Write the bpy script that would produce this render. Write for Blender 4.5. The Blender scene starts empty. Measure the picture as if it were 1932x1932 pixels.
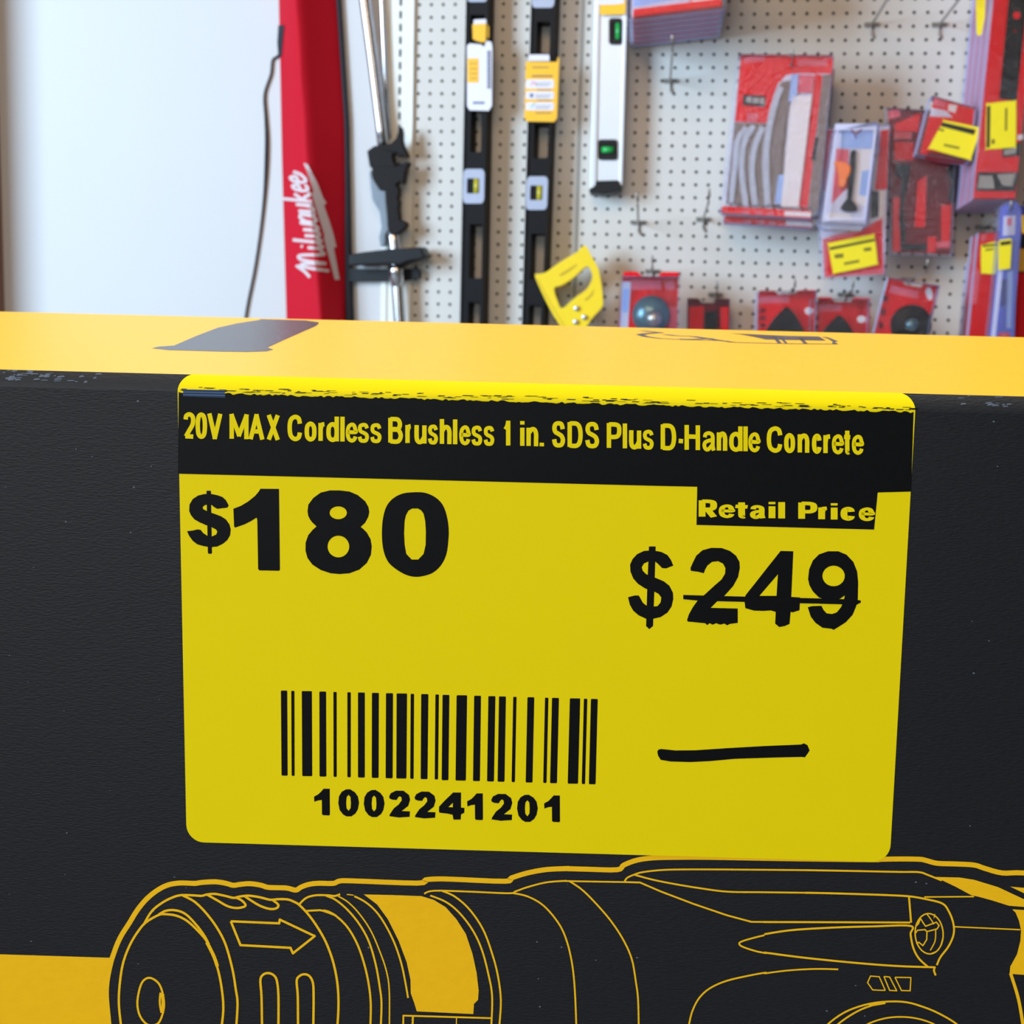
import bpy, bmesh, math, random
from mathutils import Vector, Matrix
from mathutils.geometry import tessellate_polygon
random.seed(7)
scene = bpy.context.scene
COL = scene.collection
F = 3000.0          # focal length in pixels of the 1932 px frame
CX = CY = 966.0
CAM_H = 1.35
# ------------------------------------------------------------------ frames
def mat3(rows): return Matrix(rows)
WR = mat3([[0.9725666, -0.0242330, 0.2313589], [0.0599984, 0.9870407, -0.1488313], [-0.2247540, 0.1586295, 0.9614168]])
WT = Vector((0.4266164, -0.9806454, 3.1335920))
LR = mat3([[0.9992096, -0.0175502, 0.0356678], [0.0232094, 0.9860152, -0.1650311], [-0.0322727, 0.1657285, 0.9856432]])
LT = Vector((-0.0462881, -0.0170476, 0.2204496))
Zc = -WR.col[1].copy()
Yc = (Vector((0, 0, 1)) - Zc * Zc.z).normalized()
Xc = Yc.cross(Zc)
M3 = Matrix((Xc, Yc, Zc))                     # camera coordinates -> world
def cam2world(p): return M3 @ Vector(p) + Vector((0, 0, CAM_H))
def frame_matrix(x, y, n, o):
    x, y, n = M3 @ x, M3 @ y, M3 @ n
    m = Matrix(((x.x, y.x, n.x), (x.y, y.y, n.y), (x.z, y.z, n.z))).to_4x4()
    m.translation = cam2world(o)
    return m
class Frame:
    """a flat surface of the place: x right, y up, n towards the viewer"""
    def __init__(s, x, y, n, o):
        s.x, s.y, s.n, s.o = x, y, n, o
        s.m = frame_matrix(x, y, n, o)
    def at(s, px, py, w=0.0):                  # photo pixel -> point of the surface standing w in front of the plane
        d = Vector(((px - CX) / F, (py - CY) / F, 1))
        t = (s.o.dot(s.n) + w) / d.dot(s.n)
        p = d * t - s.o
        return Vector((p.dot(s.x), p.dot(s.y), w))
    def local(s, v): return Vector((v.dot(s.x), v.dot(s.y), v.dot(s.n)))
WALL = Frame(WR.col[0].copy(), -WR.col[1], -WR.col[2], WT)
_o = WALL.local(Vector((-253 / F, 215 / F, -1)).normalized())
OUT = _o / _o.z                                # the way the peg hooks stick out of the board
W = WALL.at
# box frame: turned in the plane of the label so that x runs along the top edge of the carton
HB, DB = 0.0023, 0.0012      # the bent upper edge of the carton: height and depth of the bend
_l = Frame(LR.col[0].copy(), -LR.col[1], -LR.col[2], LT)
_p, _q = _l.at(0, 697, -DB), _l.at(1932, 748, -DB)
_d = (_q - _p).normalized()
_x = (_l.x * _d.x + _l.y * _d.y).normalized()
BOX = Frame(_x, _l.n.cross(_x).normalized(), _l.n, LT)
YTOP = BOX.at(966, 722.5, -DB).y
B = BOX.at
# ------------------------------------------------------------------ materials
def lin(c):
    r = []
    for v in c:
        v /= 255.0
        r.append(v / 12.92 if v <= .04045 else ((v + .055) / 1.055) ** 2.4)
    return tuple(r) + (1.0,)
MATS = {}
def mat(name, rgb, rough=.5, metal=0.0, spec=.5, var=.06, scale=60.0, bump=0.0, bscale=400.0, stretch=(1, 1, 1), coat=0.0):
    if name in MATS: return MATS[name]
    m = bpy.data.materials.new(name); m.use_nodes = True
    nt = m.node_tree; b = nt.nodes['Principled BSDF']
    b.inputs['Roughness'].default_value = rough; b.inputs['Metallic'].default_value = metal
    b.inputs['Specular IOR Level'].default_value = spec
    if coat: b.inputs['Coat Weight'].default_value = coat; b.inputs['Coat Roughness'].default_value = .08
    tc = nt.nodes.new('ShaderNodeTexCoord'); mp = nt.nodes.new('ShaderNodeMapping')
    mp.inputs['Scale'].default_value = stretch
    nt.links.new(tc.outputs['Object'], mp.inputs['Vector'])
    nz = nt.nodes.new('ShaderNodeTexNoise'); nz.inputs['Scale'].default_value = scale; nz.inputs['Detail'].default_value = 3
    nt.links.new(mp.outputs['Vector'], nz.inputs['Vector'])
    mx = nt.nodes.new('ShaderNodeMix'); mx.data_type = 'RGBA'
    c = lin(rgb)
    mx.inputs[6].default_value = tuple(v * (1 - var) for v in c[:3]) + (1,)
    mx.inputs[7].default_value = tuple(min(1, v * (1 + var)) for v in c[:3]) + (1,)
    nt.links.new(nz.outputs['Fac'], mx.inputs[0]); nt.links.new(mx.outputs[2], b.inputs['Base Color'])
    if bump:
        n2 = nt.nodes.new('ShaderNodeTexNoise'); n2.inputs['Scale'].default_value = bscale; n2.inputs['Detail'].default_value = 4
        nt.links.new(mp.outputs['Vector'], n2.inputs['Vector'])
        bp = nt.nodes.new('ShaderNodeBump'); bp.inputs['Strength'].default_value = bump; bp.inputs['Distance'].default_value = .0004
        nt.links.new(n2.outputs['Fac'], bp.inputs['Height']); nt.links.new(bp.outputs['Normal'], b.inputs['Normal'])
    MATS[name] = m
    return m
def clear(name, tint=(235, 240, 255), fac=.02, rough=.12, haze=0.0):
    """thin clear plastic: see-through, a Fresnel reflection, and some milky scatter"""
    if name in MATS: return MATS[name]
    m = bpy.data.materials.new(name); m.use_nodes = True
    nt = m.node_tree; nt.nodes.clear(); N = nt.nodes.new; L = nt.links.new
    out = N('ShaderNodeOutputMaterial'); tr = N('ShaderNodeBsdfTransparent'); gl = N('ShaderNodeBsdfGlossy')
    gl.inputs['Color'].default_value = lin(tint); gl.inputs['Roughness'].default_value = rough
    fr = N('ShaderNodeFresnel'); fr.inputs['IOR'].default_value = 1.3
    nz = N('ShaderNodeTexNoise'); nz.inputs['Scale'].default_value = 30
    bp = N('ShaderNodeBump'); bp.inputs['Strength'].default_value = .3; bp.inputs['Distance'].default_value = .004
    L(nz.outputs['Fac'], bp.inputs['Height']); L(bp.outputs['Normal'], gl.inputs['Normal'])
    a2 = N('ShaderNodeMath'); a2.operation = 'ADD'; a2.use_clamp = True; a2.inputs[1].default_value = fac
    L(fr.outputs[0], a2.inputs[0])
    ms = N('ShaderNodeMixShader'); L(a2.outputs[0], ms.inputs[0]); L(tr.outputs[0], ms.inputs[1]); L(gl.outputs[0], ms.inputs[2])
    last = ms
    if haze:
        df = N('ShaderNodeBsdfDiffuse'); df.inputs['Color'].default_value = lin(tint)
        m2 = N('ShaderNodeMixShader'); m2.inputs[0].default_value = haze
        L(ms.outputs[0], m2.inputs[1]); L(df.outputs[0], m2.inputs[2]); last = m2
    L(last.outputs[0], out.inputs[0])
    MATS[name] = m
    return m
#MATERIALS
box_black = mat('carton_black', (24, 26, 31), rough=.5, spec=.25, var=.3, scale=1100, bump=.2, bscale=1500, stretch=(.8, 3, 1))
top_ink = mat('top_ink', (44, 44, 50), rough=.27, spec=.6, var=.15, scale=600, bump=.25, bscale=700)
box_yellow = mat('carton_yellow', (250, 195, 28), rough=.38, spec=.4, var=.03, scale=300, bump=.08, bscale=900)
art_yellow = mat('art_yellow', (246, 192, 24), rough=.5, spec=.12, var=.04, scale=500, bump=.1, bscale=900)
lab_yellow = mat('sticker_yellow', (238, 216, 8), rough=.5, spec=.08, var=.015, scale=150)
lab_black = mat('sticker_black', (12, 13, 15), rough=.45, spec=.1, var=.25, scale=700)
lab_sheen = mat('sticker_blue_sheen', (34, 74, 120), rough=.5, var=.4, scale=900)
scuff = mat('scuffed_card', (96, 106, 124), rough=.7, var=.4, scale=900)
white_wall = mat('white_paint', (199, 198, 197), rough=.6, spec=.3, var=.015, scale=3)
peg_cream = mat('pegboard_cream', (207, 204, 196), rough=.55, spec=.3, var=.03, scale=12)
peg_back = mat('kraft_backing', (70, 62, 52), rough=.9, var=.1)
metal_cream = mat('powder_coated_cream', (226, 226, 218), rough=.45, var=.02, scale=20)
slot_dark = mat('slot_shade', (70, 85, 88), rough=.8)
brown = mat('brown_trim', (120, 92, 80), rough=.6, var=.1)
floor_m = mat('concrete_floor', (150, 148, 145), rough=.6, var=.1, scale=5)
red_cloth = mat('red_nylon', (190, 20, 40), rough=.7, spec=.12, var=.08, scale=400, bump=.3, bscale=900)
navy = mat('dark_webbing', (22, 22, 34), rough=.7, var=.15)
white_ink = mat('white_print', (206, 190, 190), rough=.6, var=.02)
chrome = mat('chrome_tube', (205, 205, 208), rough=.22, metal=1, var=.05)
dark_plastic = mat('dark_plastic', (26, 22, 21), rough=.55, spec=.15, var=.15)
black_rubber = mat('black_rubber', (7, 7, 10), rough=.45, spec=.3, var=.2)
grey_plastic = mat('grey_plastic', (120, 132, 142), rough=.35, var=.12, scale=90)
level_black = mat('level_black', (19, 18, 20), rough=.5, spec=.15, var=.1)
vial_grey = mat('vial_frame_grey', (172, 180, 200), rough=.4, var=.05)
vial_yellow = mat('vial_yellow', (190, 180, 50), rough=.2, var=.15)
vial_green = mat('vial_green', (40, 170, 80), rough=.2, var=.2)
tag_yellow = mat('tag_yellow', (252, 190, 24), rough=.5, var=.05)
tag_white = mat('tag_white', (228, 226, 236), rough=.5, var=.03)
ink_blue = mat('ink_blue', (90, 100, 140), rough=.6, var=.3, scale=400)
ink_grey = mat('ink_grey', (165, 165, 165), rough=.6, var=.35, scale=300)
alu = mat('brushed_aluminium', (214, 220, 226), rough=.4, metal=.55, var=.03, stretch=(8, .3, 1))
saw_yellow = mat('saw_yellow', (245, 212, 14), rough=.4, var=.05, coat=.2)
saw_groove = mat('saw_groove', (196, 160, 6), rough=.5)
steel = mat('steel', (190, 190, 190), rough=.35, metal=.9, var=.05)
plate_grey = mat('hook_plate_grey', (112, 110, 106), rough=.5, metal=.4, var=.1)
zinc = mat('zinc_wire', (178, 175, 168), rough=.45, metal=.6, var=.1)
pk_red = mat('pack_red', (230, 14, 26), rough=.45, spec=.15, var=.06)
pk_pink = mat('pack_pink', (222, 96, 116), rough=.45, spec=.2, var=.1)
pk_dkred = mat('pack_dark_red', (112, 12, 22), rough=.5, spec=.15, var=.2)
pk_orange = mat('orange_plastic', (250, 128, 24), rough=.35, var=.06)
pk_black = mat('pack_black', (18, 16, 20), rough=.45, spec=.2, var=.2)
pk_white = mat('pack_white', (232, 226, 232), rough=.45, var=.04)
pk_pale = mat('pack_pale', (206, 206, 232), rough=.35, var=.08, scale=40)
pk_blue = mat('pack_blue', (70, 84, 200), rough=.35, var=.12, scale=60)
pk_ltblue = mat('pack_light_blue', (150, 180, 240), rough=.35, var=.12)
blade_grey = mat('blade_grey', (172, 178, 200), rough=.4, metal=.2, var=.12)
blade_brown = mat('blade_brown', (120, 104, 102), rough=.5, metal=.3, var=.12)
teal_metal = mat('teal_metal', (96, 132, 146), rough=.3, metal=.5, var=.3, scale=50)
price_yellow = mat('price_yellow', (246, 226, 8), rough=.45, var=.03)
price_black = mat('price_black', (30, 28, 12), rough=.5, var=.3)
shell = clear('clear_plastic')
shell_edge = clear('plastic_edge', tint=(206, 212, 250), fac=.05, rough=.2, haze=.34)
shell_blue = clear('hazy_plastic', tint=(205, 212, 250), fac=.03, rough=.2, haze=.09)
# ------------------------------------------------------------------ mesh building
class MB:
    def __init__(s): s.v = []; s.f = []; s.mi = []; s.mats = []; s.smooth = []
    def m(s, mt):
        if mt not in s.mats: s.mats.append(mt)
        return s.mats.index(mt)
    def add(s, verts, faces, mt, smooth=False):
        o = len(s.v); k = s.m(mt)
        s.v += [Vector(p) for p in verts]
        for f in faces: s.f.append([i + o for i in f]); s.mi.append(k); s.smooth.append(smooth)
    def flat(s, loops, mt):                     # a printed area: outer loop + holes, already 3-D points on a plane
        tris = tessellate_polygon([[Vector((p[0], p[1], 0)) for p in l] for l in loops])
        vs = [p for l in loops for p in l]
        out = []
        for t in tris:
            a, b, c = (Vector(vs[i]) for i in t)
            n = (b - a).cross(c - a)
            out.append(t if n.z >= 0 else (t[0], t[2], t[1]))
        s.add(vs, out, mt)
    def prism(s, loops, back, mt, side=None):   # loops: front outline(s); back: vector to the rear face
        n0 = [p for l in loops for p in l]; back = Vector(back)
        tris = tessellate_polygon([[Vector((p[0], p[1], 0)) for p in l] for l in loops])
        fr, bk = [], []
        N = len(n0)
        for t in tris:
            a, b, c = (Vector(n0[i]) for i in t)
            if (b - a).cross(c - a).z < 0: t = (t[0], t[2], t[1])
            fr.append(tuple(t)); bk.append(tuple(N + i for i in reversed(t)))
        sd = []; o = 0
        for k, l in enumerate(loops):
            L = len(l)
            ar = sum(l[i][0] * l[(i + 1) % L][1] - l[(i + 1) % L][0] * l[i][1] for i in range(L))
            ccw = (ar > 0) == (k == 0)
            for i in range(L):
                a, b = o + i, o + (i + 1) % L
                sd.append((b, a, a + N, b + N) if ccw else (a, b, b + N, a + N))
            o += L
        allv = n0 + [Vector(p) + back for p in n0]
        if side is None or side == mt: s.add(allv, fr + bk + sd, mt)
        else:
            s.add(allv, fr + bk, mt); s.add(allv, sd, side)
    def tube(s, pts, r, mt, n=12, caps=True):
        pts = [Vector(p) for p in pts]; rr = r if isinstance(r, (list, tuple)) else [r] * len(pts)
        vs, fs = [], []
        up = Vector((0.13, 0.31, .94))
        for i, p in enumerate(pts):
            d = (pts[min(i + 1, len(pts) - 1)] - pts[max(i - 1, 0)]).normalized()
            a = d.cross(up)
            if a.length < .1: a = d.cross(Vector((1, 0, 0)))
            a.normalize(); b = d.cross(a)
            for k in range(n):
                t = 2 * math.pi * k / n
                vs.append(p + (a * math.cos(t) + b * math.sin(t)) * rr[i])
        for i in range(len(pts) - 1):
            for k in range(n):
                fs.append((i * n + k, i * n + (k + 1) % n, (i + 1) * n + (k + 1) % n, (i + 1) * n + k))
        if caps: fs += [tuple(range(n))[::-1], tuple(range((len(pts) - 1) * n, len(pts) * n))]
        s.add(vs, fs, mt, True)
    def build(s, name, parent=None, base=(0, 0, 0), bevel=0, label=None):
        me = bpy.data.meshes.new(name)
        b = Vector(base)
        me.from_pydata([tuple(p - b) for p in s.v], [], s.f)
        for mt in s.mats: me.materials.append(mt)
        me.polygons.foreach_set('material_index', s.mi); me.polygons.foreach_set('use_smooth', s.smooth)
        me.update()
        o = bpy.data.objects.new(name, me); COL.objects.link(o)
        if parent is not None: o.parent = parent
        if label: o['label'] = label
        if bevel:
            md = o.modifiers.new('edge', 'BEVEL'); md.width = bevel; md.segments = 3; md.limit_method = 'ANGLE'; md.angle_limit = math.radians(40)
        return o
class Thing:
    """an Empty at the base of a thing, with its parts as children; geometry is written in the frame's coordinates"""
    def __init__(s, frame, name, label, cat, base, group=None):
        s.base = Vector(base)
        s.o = bpy.data.objects.new(name, None); COL.objects.link(s.o)
        s.o.empty_display_size = .02
        s.o.matrix_world = frame.m @ Matrix.Translation(s.base)
        s.o['label'] = label; s.o['category'] = cat
        if group: s.o['group'] = group
    def part(s, mb, name, parent=None, bevel=0, label=None):
        return mb.build(name, parent or s.o, s.base, bevel, label)
def struct(frame, name, mb, base=(0, 0, 0)):
    o = mb.build(name, None, base); o.matrix_world = frame.m @ Matrix.Translation(Vector(base)); o['kind'] = 'structure'
    return o
def copy_thing(src, offset_world, label=None, group=None):
    r = src.copy(); COL.objects.link(r)
    r.matrix_world = Matrix.Translation(offset_world) @ src.matrix_world
    if label: r['label'] = label
    if group: r['group'] = group
    for ch in list(src.children):
        c = ch.copy(); COL.objects.link(c); c.parent = r
        for g in list(ch.children):
            d = g.copy(); COL.objects.link(d); d.parent = c
    return r
def spline(pts, closed=False, n=6):
    out = []; L = len(pts)
    rng = range(L if closed else L - 1)
    for i in rng:
        if closed: p0, p1, p2, p3 = (pts[(i + k) % L] for k in (-1, 0, 1, 2))
        else: p0, p1, p2, p3 = pts[max(i - 1, 0)], pts[i], pts[i + 1], pts[min(i + 2, L - 1)]
        if p1 == p2: continue
        for k in range(n):
            t = k / n
            out.append(tuple(.5 * (2 * b + (c - a) * t + (2 * a - 5 * b + 4 * c - d) * t * t + (3 * b - a - 3 * c + d) * t ** 3) for a, b, c, d in zip(p0, p1, p2, p3)))
    if not closed: out.append(tuple(pts[-1]))
    return out
def zs(pts, off, s): return [(off[0] + x / s, off[1] + y / s) for x, y in pts]
def ribbon(mb, pts, w, place, mt, closed=False):
    """a printed line of width w px along pts (px); place(px,py) -> 3-D point"""
    P = [Vector((x, y)) for x, y in pts]
    if closed:                                  # start a closed line at its sharpest corner
        P = [p for i, p in enumerate(P) if (p - P[i - 1]).length > 1e-6]
    L = len(P)
    def turn(i):
        a, b = P[i] - P[i - 1], P[(i + 1) % L] - P[i]
        return a.normalized().dot(b.normalized()) if a.length > 1e-6 and b.length > 1e-6 else 1
    sharp = [i for i in (range(L) if closed else range(1, L - 1)) if turn(i) < .3]
    if sharp and not isinstance(w, list):
        Q = [tuple(p) for p in P]
        if closed: Q = Q[sharp[0]:] + Q[:sharp[0]] + [Q[sharp[0]]]; sharp = [i - sharp[0] for i in sharp if i != sharp[0]]
        cuts = [0] + sharp + [len(Q) - 1]
        for a, b in zip(cuts, cuts[1:]):
            seg = [Vector(q) for q in Q[a:b + 1]]
            if a: seg[0] = seg[0] + (seg[0] - seg[1]).normalized() * w * .3
            if b < len(Q) - 1: seg[-1] = seg[-1] + (seg[-1] - seg[-2]).normalized() * w * .3
            ribbon(mb, [tuple(q) for q in seg], w, place, mt)
        return
    ws = w if isinstance(w, list) else [w] * L
    mb.lift = (getattr(mb, 'lift', 0) + 1) % 12
    up_ = Vector((0, 0, mb.lift * 2.5e-6))
    vs, fs = [], []
    for i in range(L):
        a = P[(i - 1) % L] if closed or i > 0 else P[i]; c = P[(i + 1) % L] if closed or i < L - 1 else P[i]
        d1 = (P[i] - a); d2 = (c - P[i])
        if d1.length < 1e-6: d1 = d2
        if d2.length < 1e-6: d2 = d1
        d1, d2 = d1.normalized(), d2.normalized()
        d = d1 + d2
        d = d.normalized() if d.length > .2 else d1
        n = Vector((-d.y, d.x)); k = 1 / max(.55, n.dot(Vector((-d1.y, d1.x))))
        n *= ws[i] * .5 * k
        vs += [place(*(P[i] - n)) + up_, place(*(P[i] + n)) + up_]
    for i in range(L if closed else L - 1):
        j = (i + 1) % L
        fs.append((2 * i, 2 * j, 2 * j + 1, 2 * i + 1))
    # face the reader
    a, b, c = vs[fs[0][0]], vs[fs[0][1]], vs[fs[0][2]]
    if (b - a).cross(c - a).z < 0: fs = [f[::-1] for f in fs]
    mb.add(vs, fs, mt)
def rect(x0, y0, x1, y1): return [(x0, y0), (x1, y0), (x1, y1), (x0, y1)]
def rrect(x0, y0, x1, y1, r, n=5):
    out = []
    for cx, cy, a0 in ((x1 - r, y0 + r, -90), (x1 - r, y1 - r, 0), (x0 + r, y1 - r, 90), (x0 + r, y0 + r, 180)):
        for k in range(n + 1):
            a = math.radians(a0 + 90 * k / n); out.append((cx + r * math.cos(a), cy + r * math.sin(a)))
    return out
def ell(cx, cy, rx, ry, n=28, rot=0):
    return [(cx + rx * math.cos(t) * math.cos(rot) - ry * math.sin(t) * math.sin(rot), cy + rx * math.cos(t) * math.sin(rot) + ry * math.sin(t) * math.cos(rot)) for t in [2 * math.pi * k / n for k in range(n)]]
# lettering set in Blender's built-in face, laid between px bounds
def word(mb, text, x0, x1, base0, base1, cap, place, mt, bold=0.0):
    cu = bpy.data.curves.new('lettering', 'FONT'); cu.body = text; cu.offset = bold; cu.resolution_u = 4
    ob = bpy.data.objects.new('lettering', cu); COL.objects.link(ob)
    bpy.context.view_layer.update()
    me = bpy.data.meshes.new_from_object(ob.evaluated_get(bpy.context.evaluated_depsgraph_get()))
    cu.body = 'H'; bpy.context.view_layer.update()
    mh = bpy.data.meshes.new_from_object(ob.evaluated_get(bpy.context.evaluated_depsgraph_get()))
    caph = max(v.co.y for v in mh.vertices)
    vs = [v.co.copy() for v in me.vertices]; fs = [tuple(p.vertices) for p in me.polygons]
    xa, xb = min(v.x for v in vs), max(v.x for v in vs)
    pts = []
    for v in vs:
        t = (v.x - xa) / (xb - xa)
        pts.append(place(x0 + (x1 - x0) * t, base0 + (base1 - base0) * t - v.y / caph * cap))
    out = []
    for f in fs:
        a, b, c = (pts[i] for i in f[:3])
        out.append(f if (b - a).cross(c - a).z >= 0 else f[::-1])
    mb.add(pts, out, mt)
    bpy.data.objects.remove(ob); bpy.data.curves.remove(cu); bpy.data.meshes.remove(me); bpy.data.meshes.remove(mh)
KEY, CEIL, REAR, WARM, AMB = 300, 16, 16, 23, .12
EXPO=0.0
# ================================================================== the carton in front
XL, XR = -0.10, 0.215                            # left and right ends of the carton
DEP, HGT = 0.165, 0.235
YB = YTOP - HGT
carton = Thing(BOX, 'tool_carton', 'black and yellow power tool carton with a big yellow price sticker, in front of everything', 'box', ((XL + XR) / 2, YB, -DEP / 2))
def bend(t, o=0.0):                              # profile of the bent edge, t from the front face (0) to the top (1)
    z, dz = -DB * t ** 1.5, -1.5 * DB * t ** .5
    l = math.hypot(HB, dz)
    return (YTOP - HB + HB * t - dz / l * o, z + HB / l * o)
mb = MB()
prof = [(YB, 0)] + [bend(k / 6) for k in range(7)] + [(YTOP, -DEP + .001), (YTOP - .001, -DEP), (YB, -DEP)]
n = len(prof)
NX = 2
vs = [(x, y, z) for x in (XL, XR) for (y, z) in prof]
for i in range(n):
    j = (i + 1) % n
    m_ = box_black if i <= 6 else box_yellow
    if i == n - 1: m_ = box_black
    mb.add([vs[i], vs[j], vs[n + j], vs[n + i]], [(0, 3, 2, 1)], m_, 1 <= i <= 6)
mb.add([vs[i] for i in range(n)], [tuple(range(n))], box_black)
mb.add([vs[n + i] for i in range(n)], [tuple(range(n))[::-1]], box_black)
for k in range(90):                              # dust specks lying on the black front
    x, y = random.uniform(10, 1920), random.uniform(740, 1925)
    if 320 < x < 1735 and y < 1635: continue
    p = B(x, y, .00003); r_ = random.uniform(.00005, .00013); a = random.uniform(0, 3)
    mb.add([(p.x + r_ * (1 + .6 * (i % 2)) * math.cos(a + i), p.y + r_ * math.sin(a + i), p.z) for i in range(6)], [tuple(range(6))], scuff)
body = carton.part(mb, 'carton_body')
# worn creases along the front edge
def wear(x0_, x1_, n_):
    mb = MB()
    for k in range(n_):
        x = random.uniform(x0_, x1_)
        y = 697 + x * 51 / 1932 + random.uniform(1, 20)
        a = max(.05, min(.95, (y - 697 - x * 51 / 1932) / 33))
        p = B(x, y, 0)
        yy, zz = bend(1 - a, .00005)
        L = random.uniform(.0003, .0013); h = random.uniform(.00005, .00018)
        mb.add([(p.x, yy - h, zz + h * .4), (p.x + L, yy - h * .4, zz), (p.x + L * .8, yy + h, zz), (p.x + L * .2, yy + h * .5, zz)], [(0, 1, 2, 3)], scuff)
    carton.part(mb, 'edge_wear')
wear(0, 178, 46); wear(1800, 1925, 12)
# ---- printed drawing of the tool on the front
art = MB()
A0 = lambda x, y: B(x, y, .00004)
A1 = lambda x, y: B(x, y, .00006)
ZA, ZB, ZC, ZD = ((190, 1600), 3.943), ((600, 1600), 3.943), ((1030, 1580), 3.943), ((1442, 1580), 3.943)
def line(pts, z, w, closed=False, smooth=True, n=6):
    p = zs(pts, *z)
    if smooth: p = spline(p, closed, n)
    ribbon(art, p, w, A0, art_yellow, closed)
def patch(pts, z, smooth=False):
    p = zs(pts, *z)
    if smooth: p = spline(p, True, 4)
    art.flat([[A0(*q) for q in p]], art_yellow)
# yellow block at lower left and the thick outline round the drawing
arcin = spline([(212, 1975), (210, 1932), (206, 1889), (205.6, 1864), (209, 1838), (216, 1808)], False, 4)
art.flat([[A0(*q) for q in [(-120, 1798), (0, 1800.5), (205, 1807), (216, 1807)] + arcin[::-1] + [(212, 2060), (-120, 2060)]]], art_yellow)
band = zs([(75, 850), (95, 790), (125, 710), (160, 640), (215, 555), (270, 465), (340, 380), (420, 315), (500, 275), (590, 260), (700, 263), (750, 256), (850, 251), (930, 262), (985, 277), (1040, 270), (1110, 265), (1190, 276), (1250, 293), (1380, 297), (1450, 313), (1490, 291), (1550, 270), (1620, 262), (1730, 263), (1775, 246), (1870, 244)], *ZA) \
    + zs([(115, 262), (190, 243), (450, 252), (740, 261), (800, 237), (880, 230), (1000, 232), (1390, 247), (1440, 222), (1560, 185), (1700, 160), (1850, 153)], *ZB)[3:] \
    + zs([(150, 232), (300, 236), (530, 240), (580, 205), (680, 168), (800, 152), (950, 148)], *ZC) + [(1340, 1617.5), (1480, 1620), (1640, 1622)] \
    + zs([(850, 163), (1000, 160), (1150, 162), (1200, 170), (1285, 192), (1420, 197), (1560, 205), (1640, 230), (1770, 264), (1932, 264), (2300, 300)], *ZD)
ribbon(art, spline(band, False, 4), 9.4, A0, art_yellow)
T1, T2 = 4.3, 3.3
line([(165, 1400), (150, 1309), (135, 1150), (143, 1000), (168, 850), (220, 715), (285, 610), (340, 550), (430, 498), (480, 492), (560, 502), (640, 540), (720, 612), (790, 695), (840, 805), (880, 935), (905, 1080), (912, 1200), (900, 1320), (880, 1400)], ZA, T1)
line([(430, 496), (480, 468), (550, 462), (630, 490), (710, 570), (770, 650), (805, 715)], ZA, T1)
line([(790, 700), (840, 800), (868, 880)], ZA, 6.5)
line([(318, 572), (380, 470), (460, 405), (540, 365), (600, 350), (680, 351), (750, 355), (790, 345), (850, 341), (920, 354), (990, 370), (1030, 361), (1100, 354), (1180, 365), (1260, 384), (1320, 380), (1390, 382), (1440, 400), (1480, 425), (1550, 500), (1620, 600), (1680, 710), (1730, 850), (1760, 1000), (1769, 1150), (1762, 1309), (1750, 1400)], ZA, T1)
line([(610, 352), (700, 400), (790, 490), (870, 600), (930, 720), (980, 900), (1005, 1050), (1018, 1150), (1010, 1309), (1000, 1400)], ZA, T1)
line([(790, 345), (870, 390), (940, 430), (1000, 445), (1050, 441), (1078, 425), (1050, 390), (1000, 365)], ZA, T1)
line([(1070, 358), (1150, 410), (1210, 440), (1270, 454), (1312, 445), (1320, 420), (1280, 388)], ZA, T1)
line([(968, 545), (1328, 560), (1332, 532), (1592, 655), (1430, 783), (1412, 742), (1040, 722)], ZA, T1, True, False)
line([(1202, 1400), (1200, 1309), (1196, 1100), (1188, 985), (1205, 945), (1240, 930), (1282, 942), (1310, 985), (1322, 1100), (1322, 1309), (1320, 1400)], ZA, T1)
line([(1470, 1400), (1468, 1309), (1466, 1100), (1458, 990), (1475, 955), (1510, 939), (1550, 950), (1578, 1000), (1584, 1100), (1582, 1309), (1580, 1400)], ZA, T1)
line([(362, 965), (305, 1005), (274, 1130), (285, 1230), (330, 1300), (380, 1318), (435, 1295), (470, 1190), (463, 1090), (430, 1005)], ZA, 3.8, True)
line([(445, 1075), (440, 1150), (452, 1225)], ZA, 3.8); line([(460, 1085), (465, 1150), (460, 1225)], ZA, 6)
line([(1478, 417), (1530, 370), (1600, 351), (1690, 351), (1740, 356), (1782, 343)], ZA, 3.8)
line([(1528, 468), (1600, 464), (1650, 466), (1750, 502)], ZA, 3.6)
line([(38, 464), (80, 474), (140, 510), (220, 590), (290, 710), (340, 850), (375, 1000), (392, 1150), (390, 1309), (386, 1400)], ZB, 3.8)
line([(60, 355), (130, 385), (220, 460), (310, 570), (380, 700), (430, 870), (460, 1040), (472, 1150), (468, 1309), (464, 1400)], ZB, 3.6)
line([(150, 358), (220, 400), (300, 480), (390, 610), (460, 770), (510, 920), (530, 1060), (531, 1309), (529, 1400)], ZB, 2.6)
line([(270, 358), (350, 400), (430, 470), (500, 570), (570, 710), (620, 860), (650, 1000), (670, 1115)], ZB, 3.4)
line([(215, 345), (265, 350)], ZB, 2)
patch([(340, 345), (560, 350), (770, 358), (860, 385), (950, 440), (1030, 530), (1100, 640), (1150, 790), (1180, 930), (1195, 1060), (1190, 1130), (1160, 1160), (1155, 1235), (735, 1215), (715, 1150), (690, 1080), (688, 980), (660, 850), (600, 690), (520, 530), (440, 420)], ZB)
line([(790, 340), (830, 322), (920, 317), (1150, 325), (1420, 336), (1470, 322), (1560, 290), (1700, 255), (1850, 243)], ZB, 3.2)
line([(835, 353), (950, 400), (1050, 480), (1150, 610), (1220, 760), (1270, 950), (1295, 1100), (1290, 1309), (1280, 1400)], ZB, 3.4)
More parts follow.
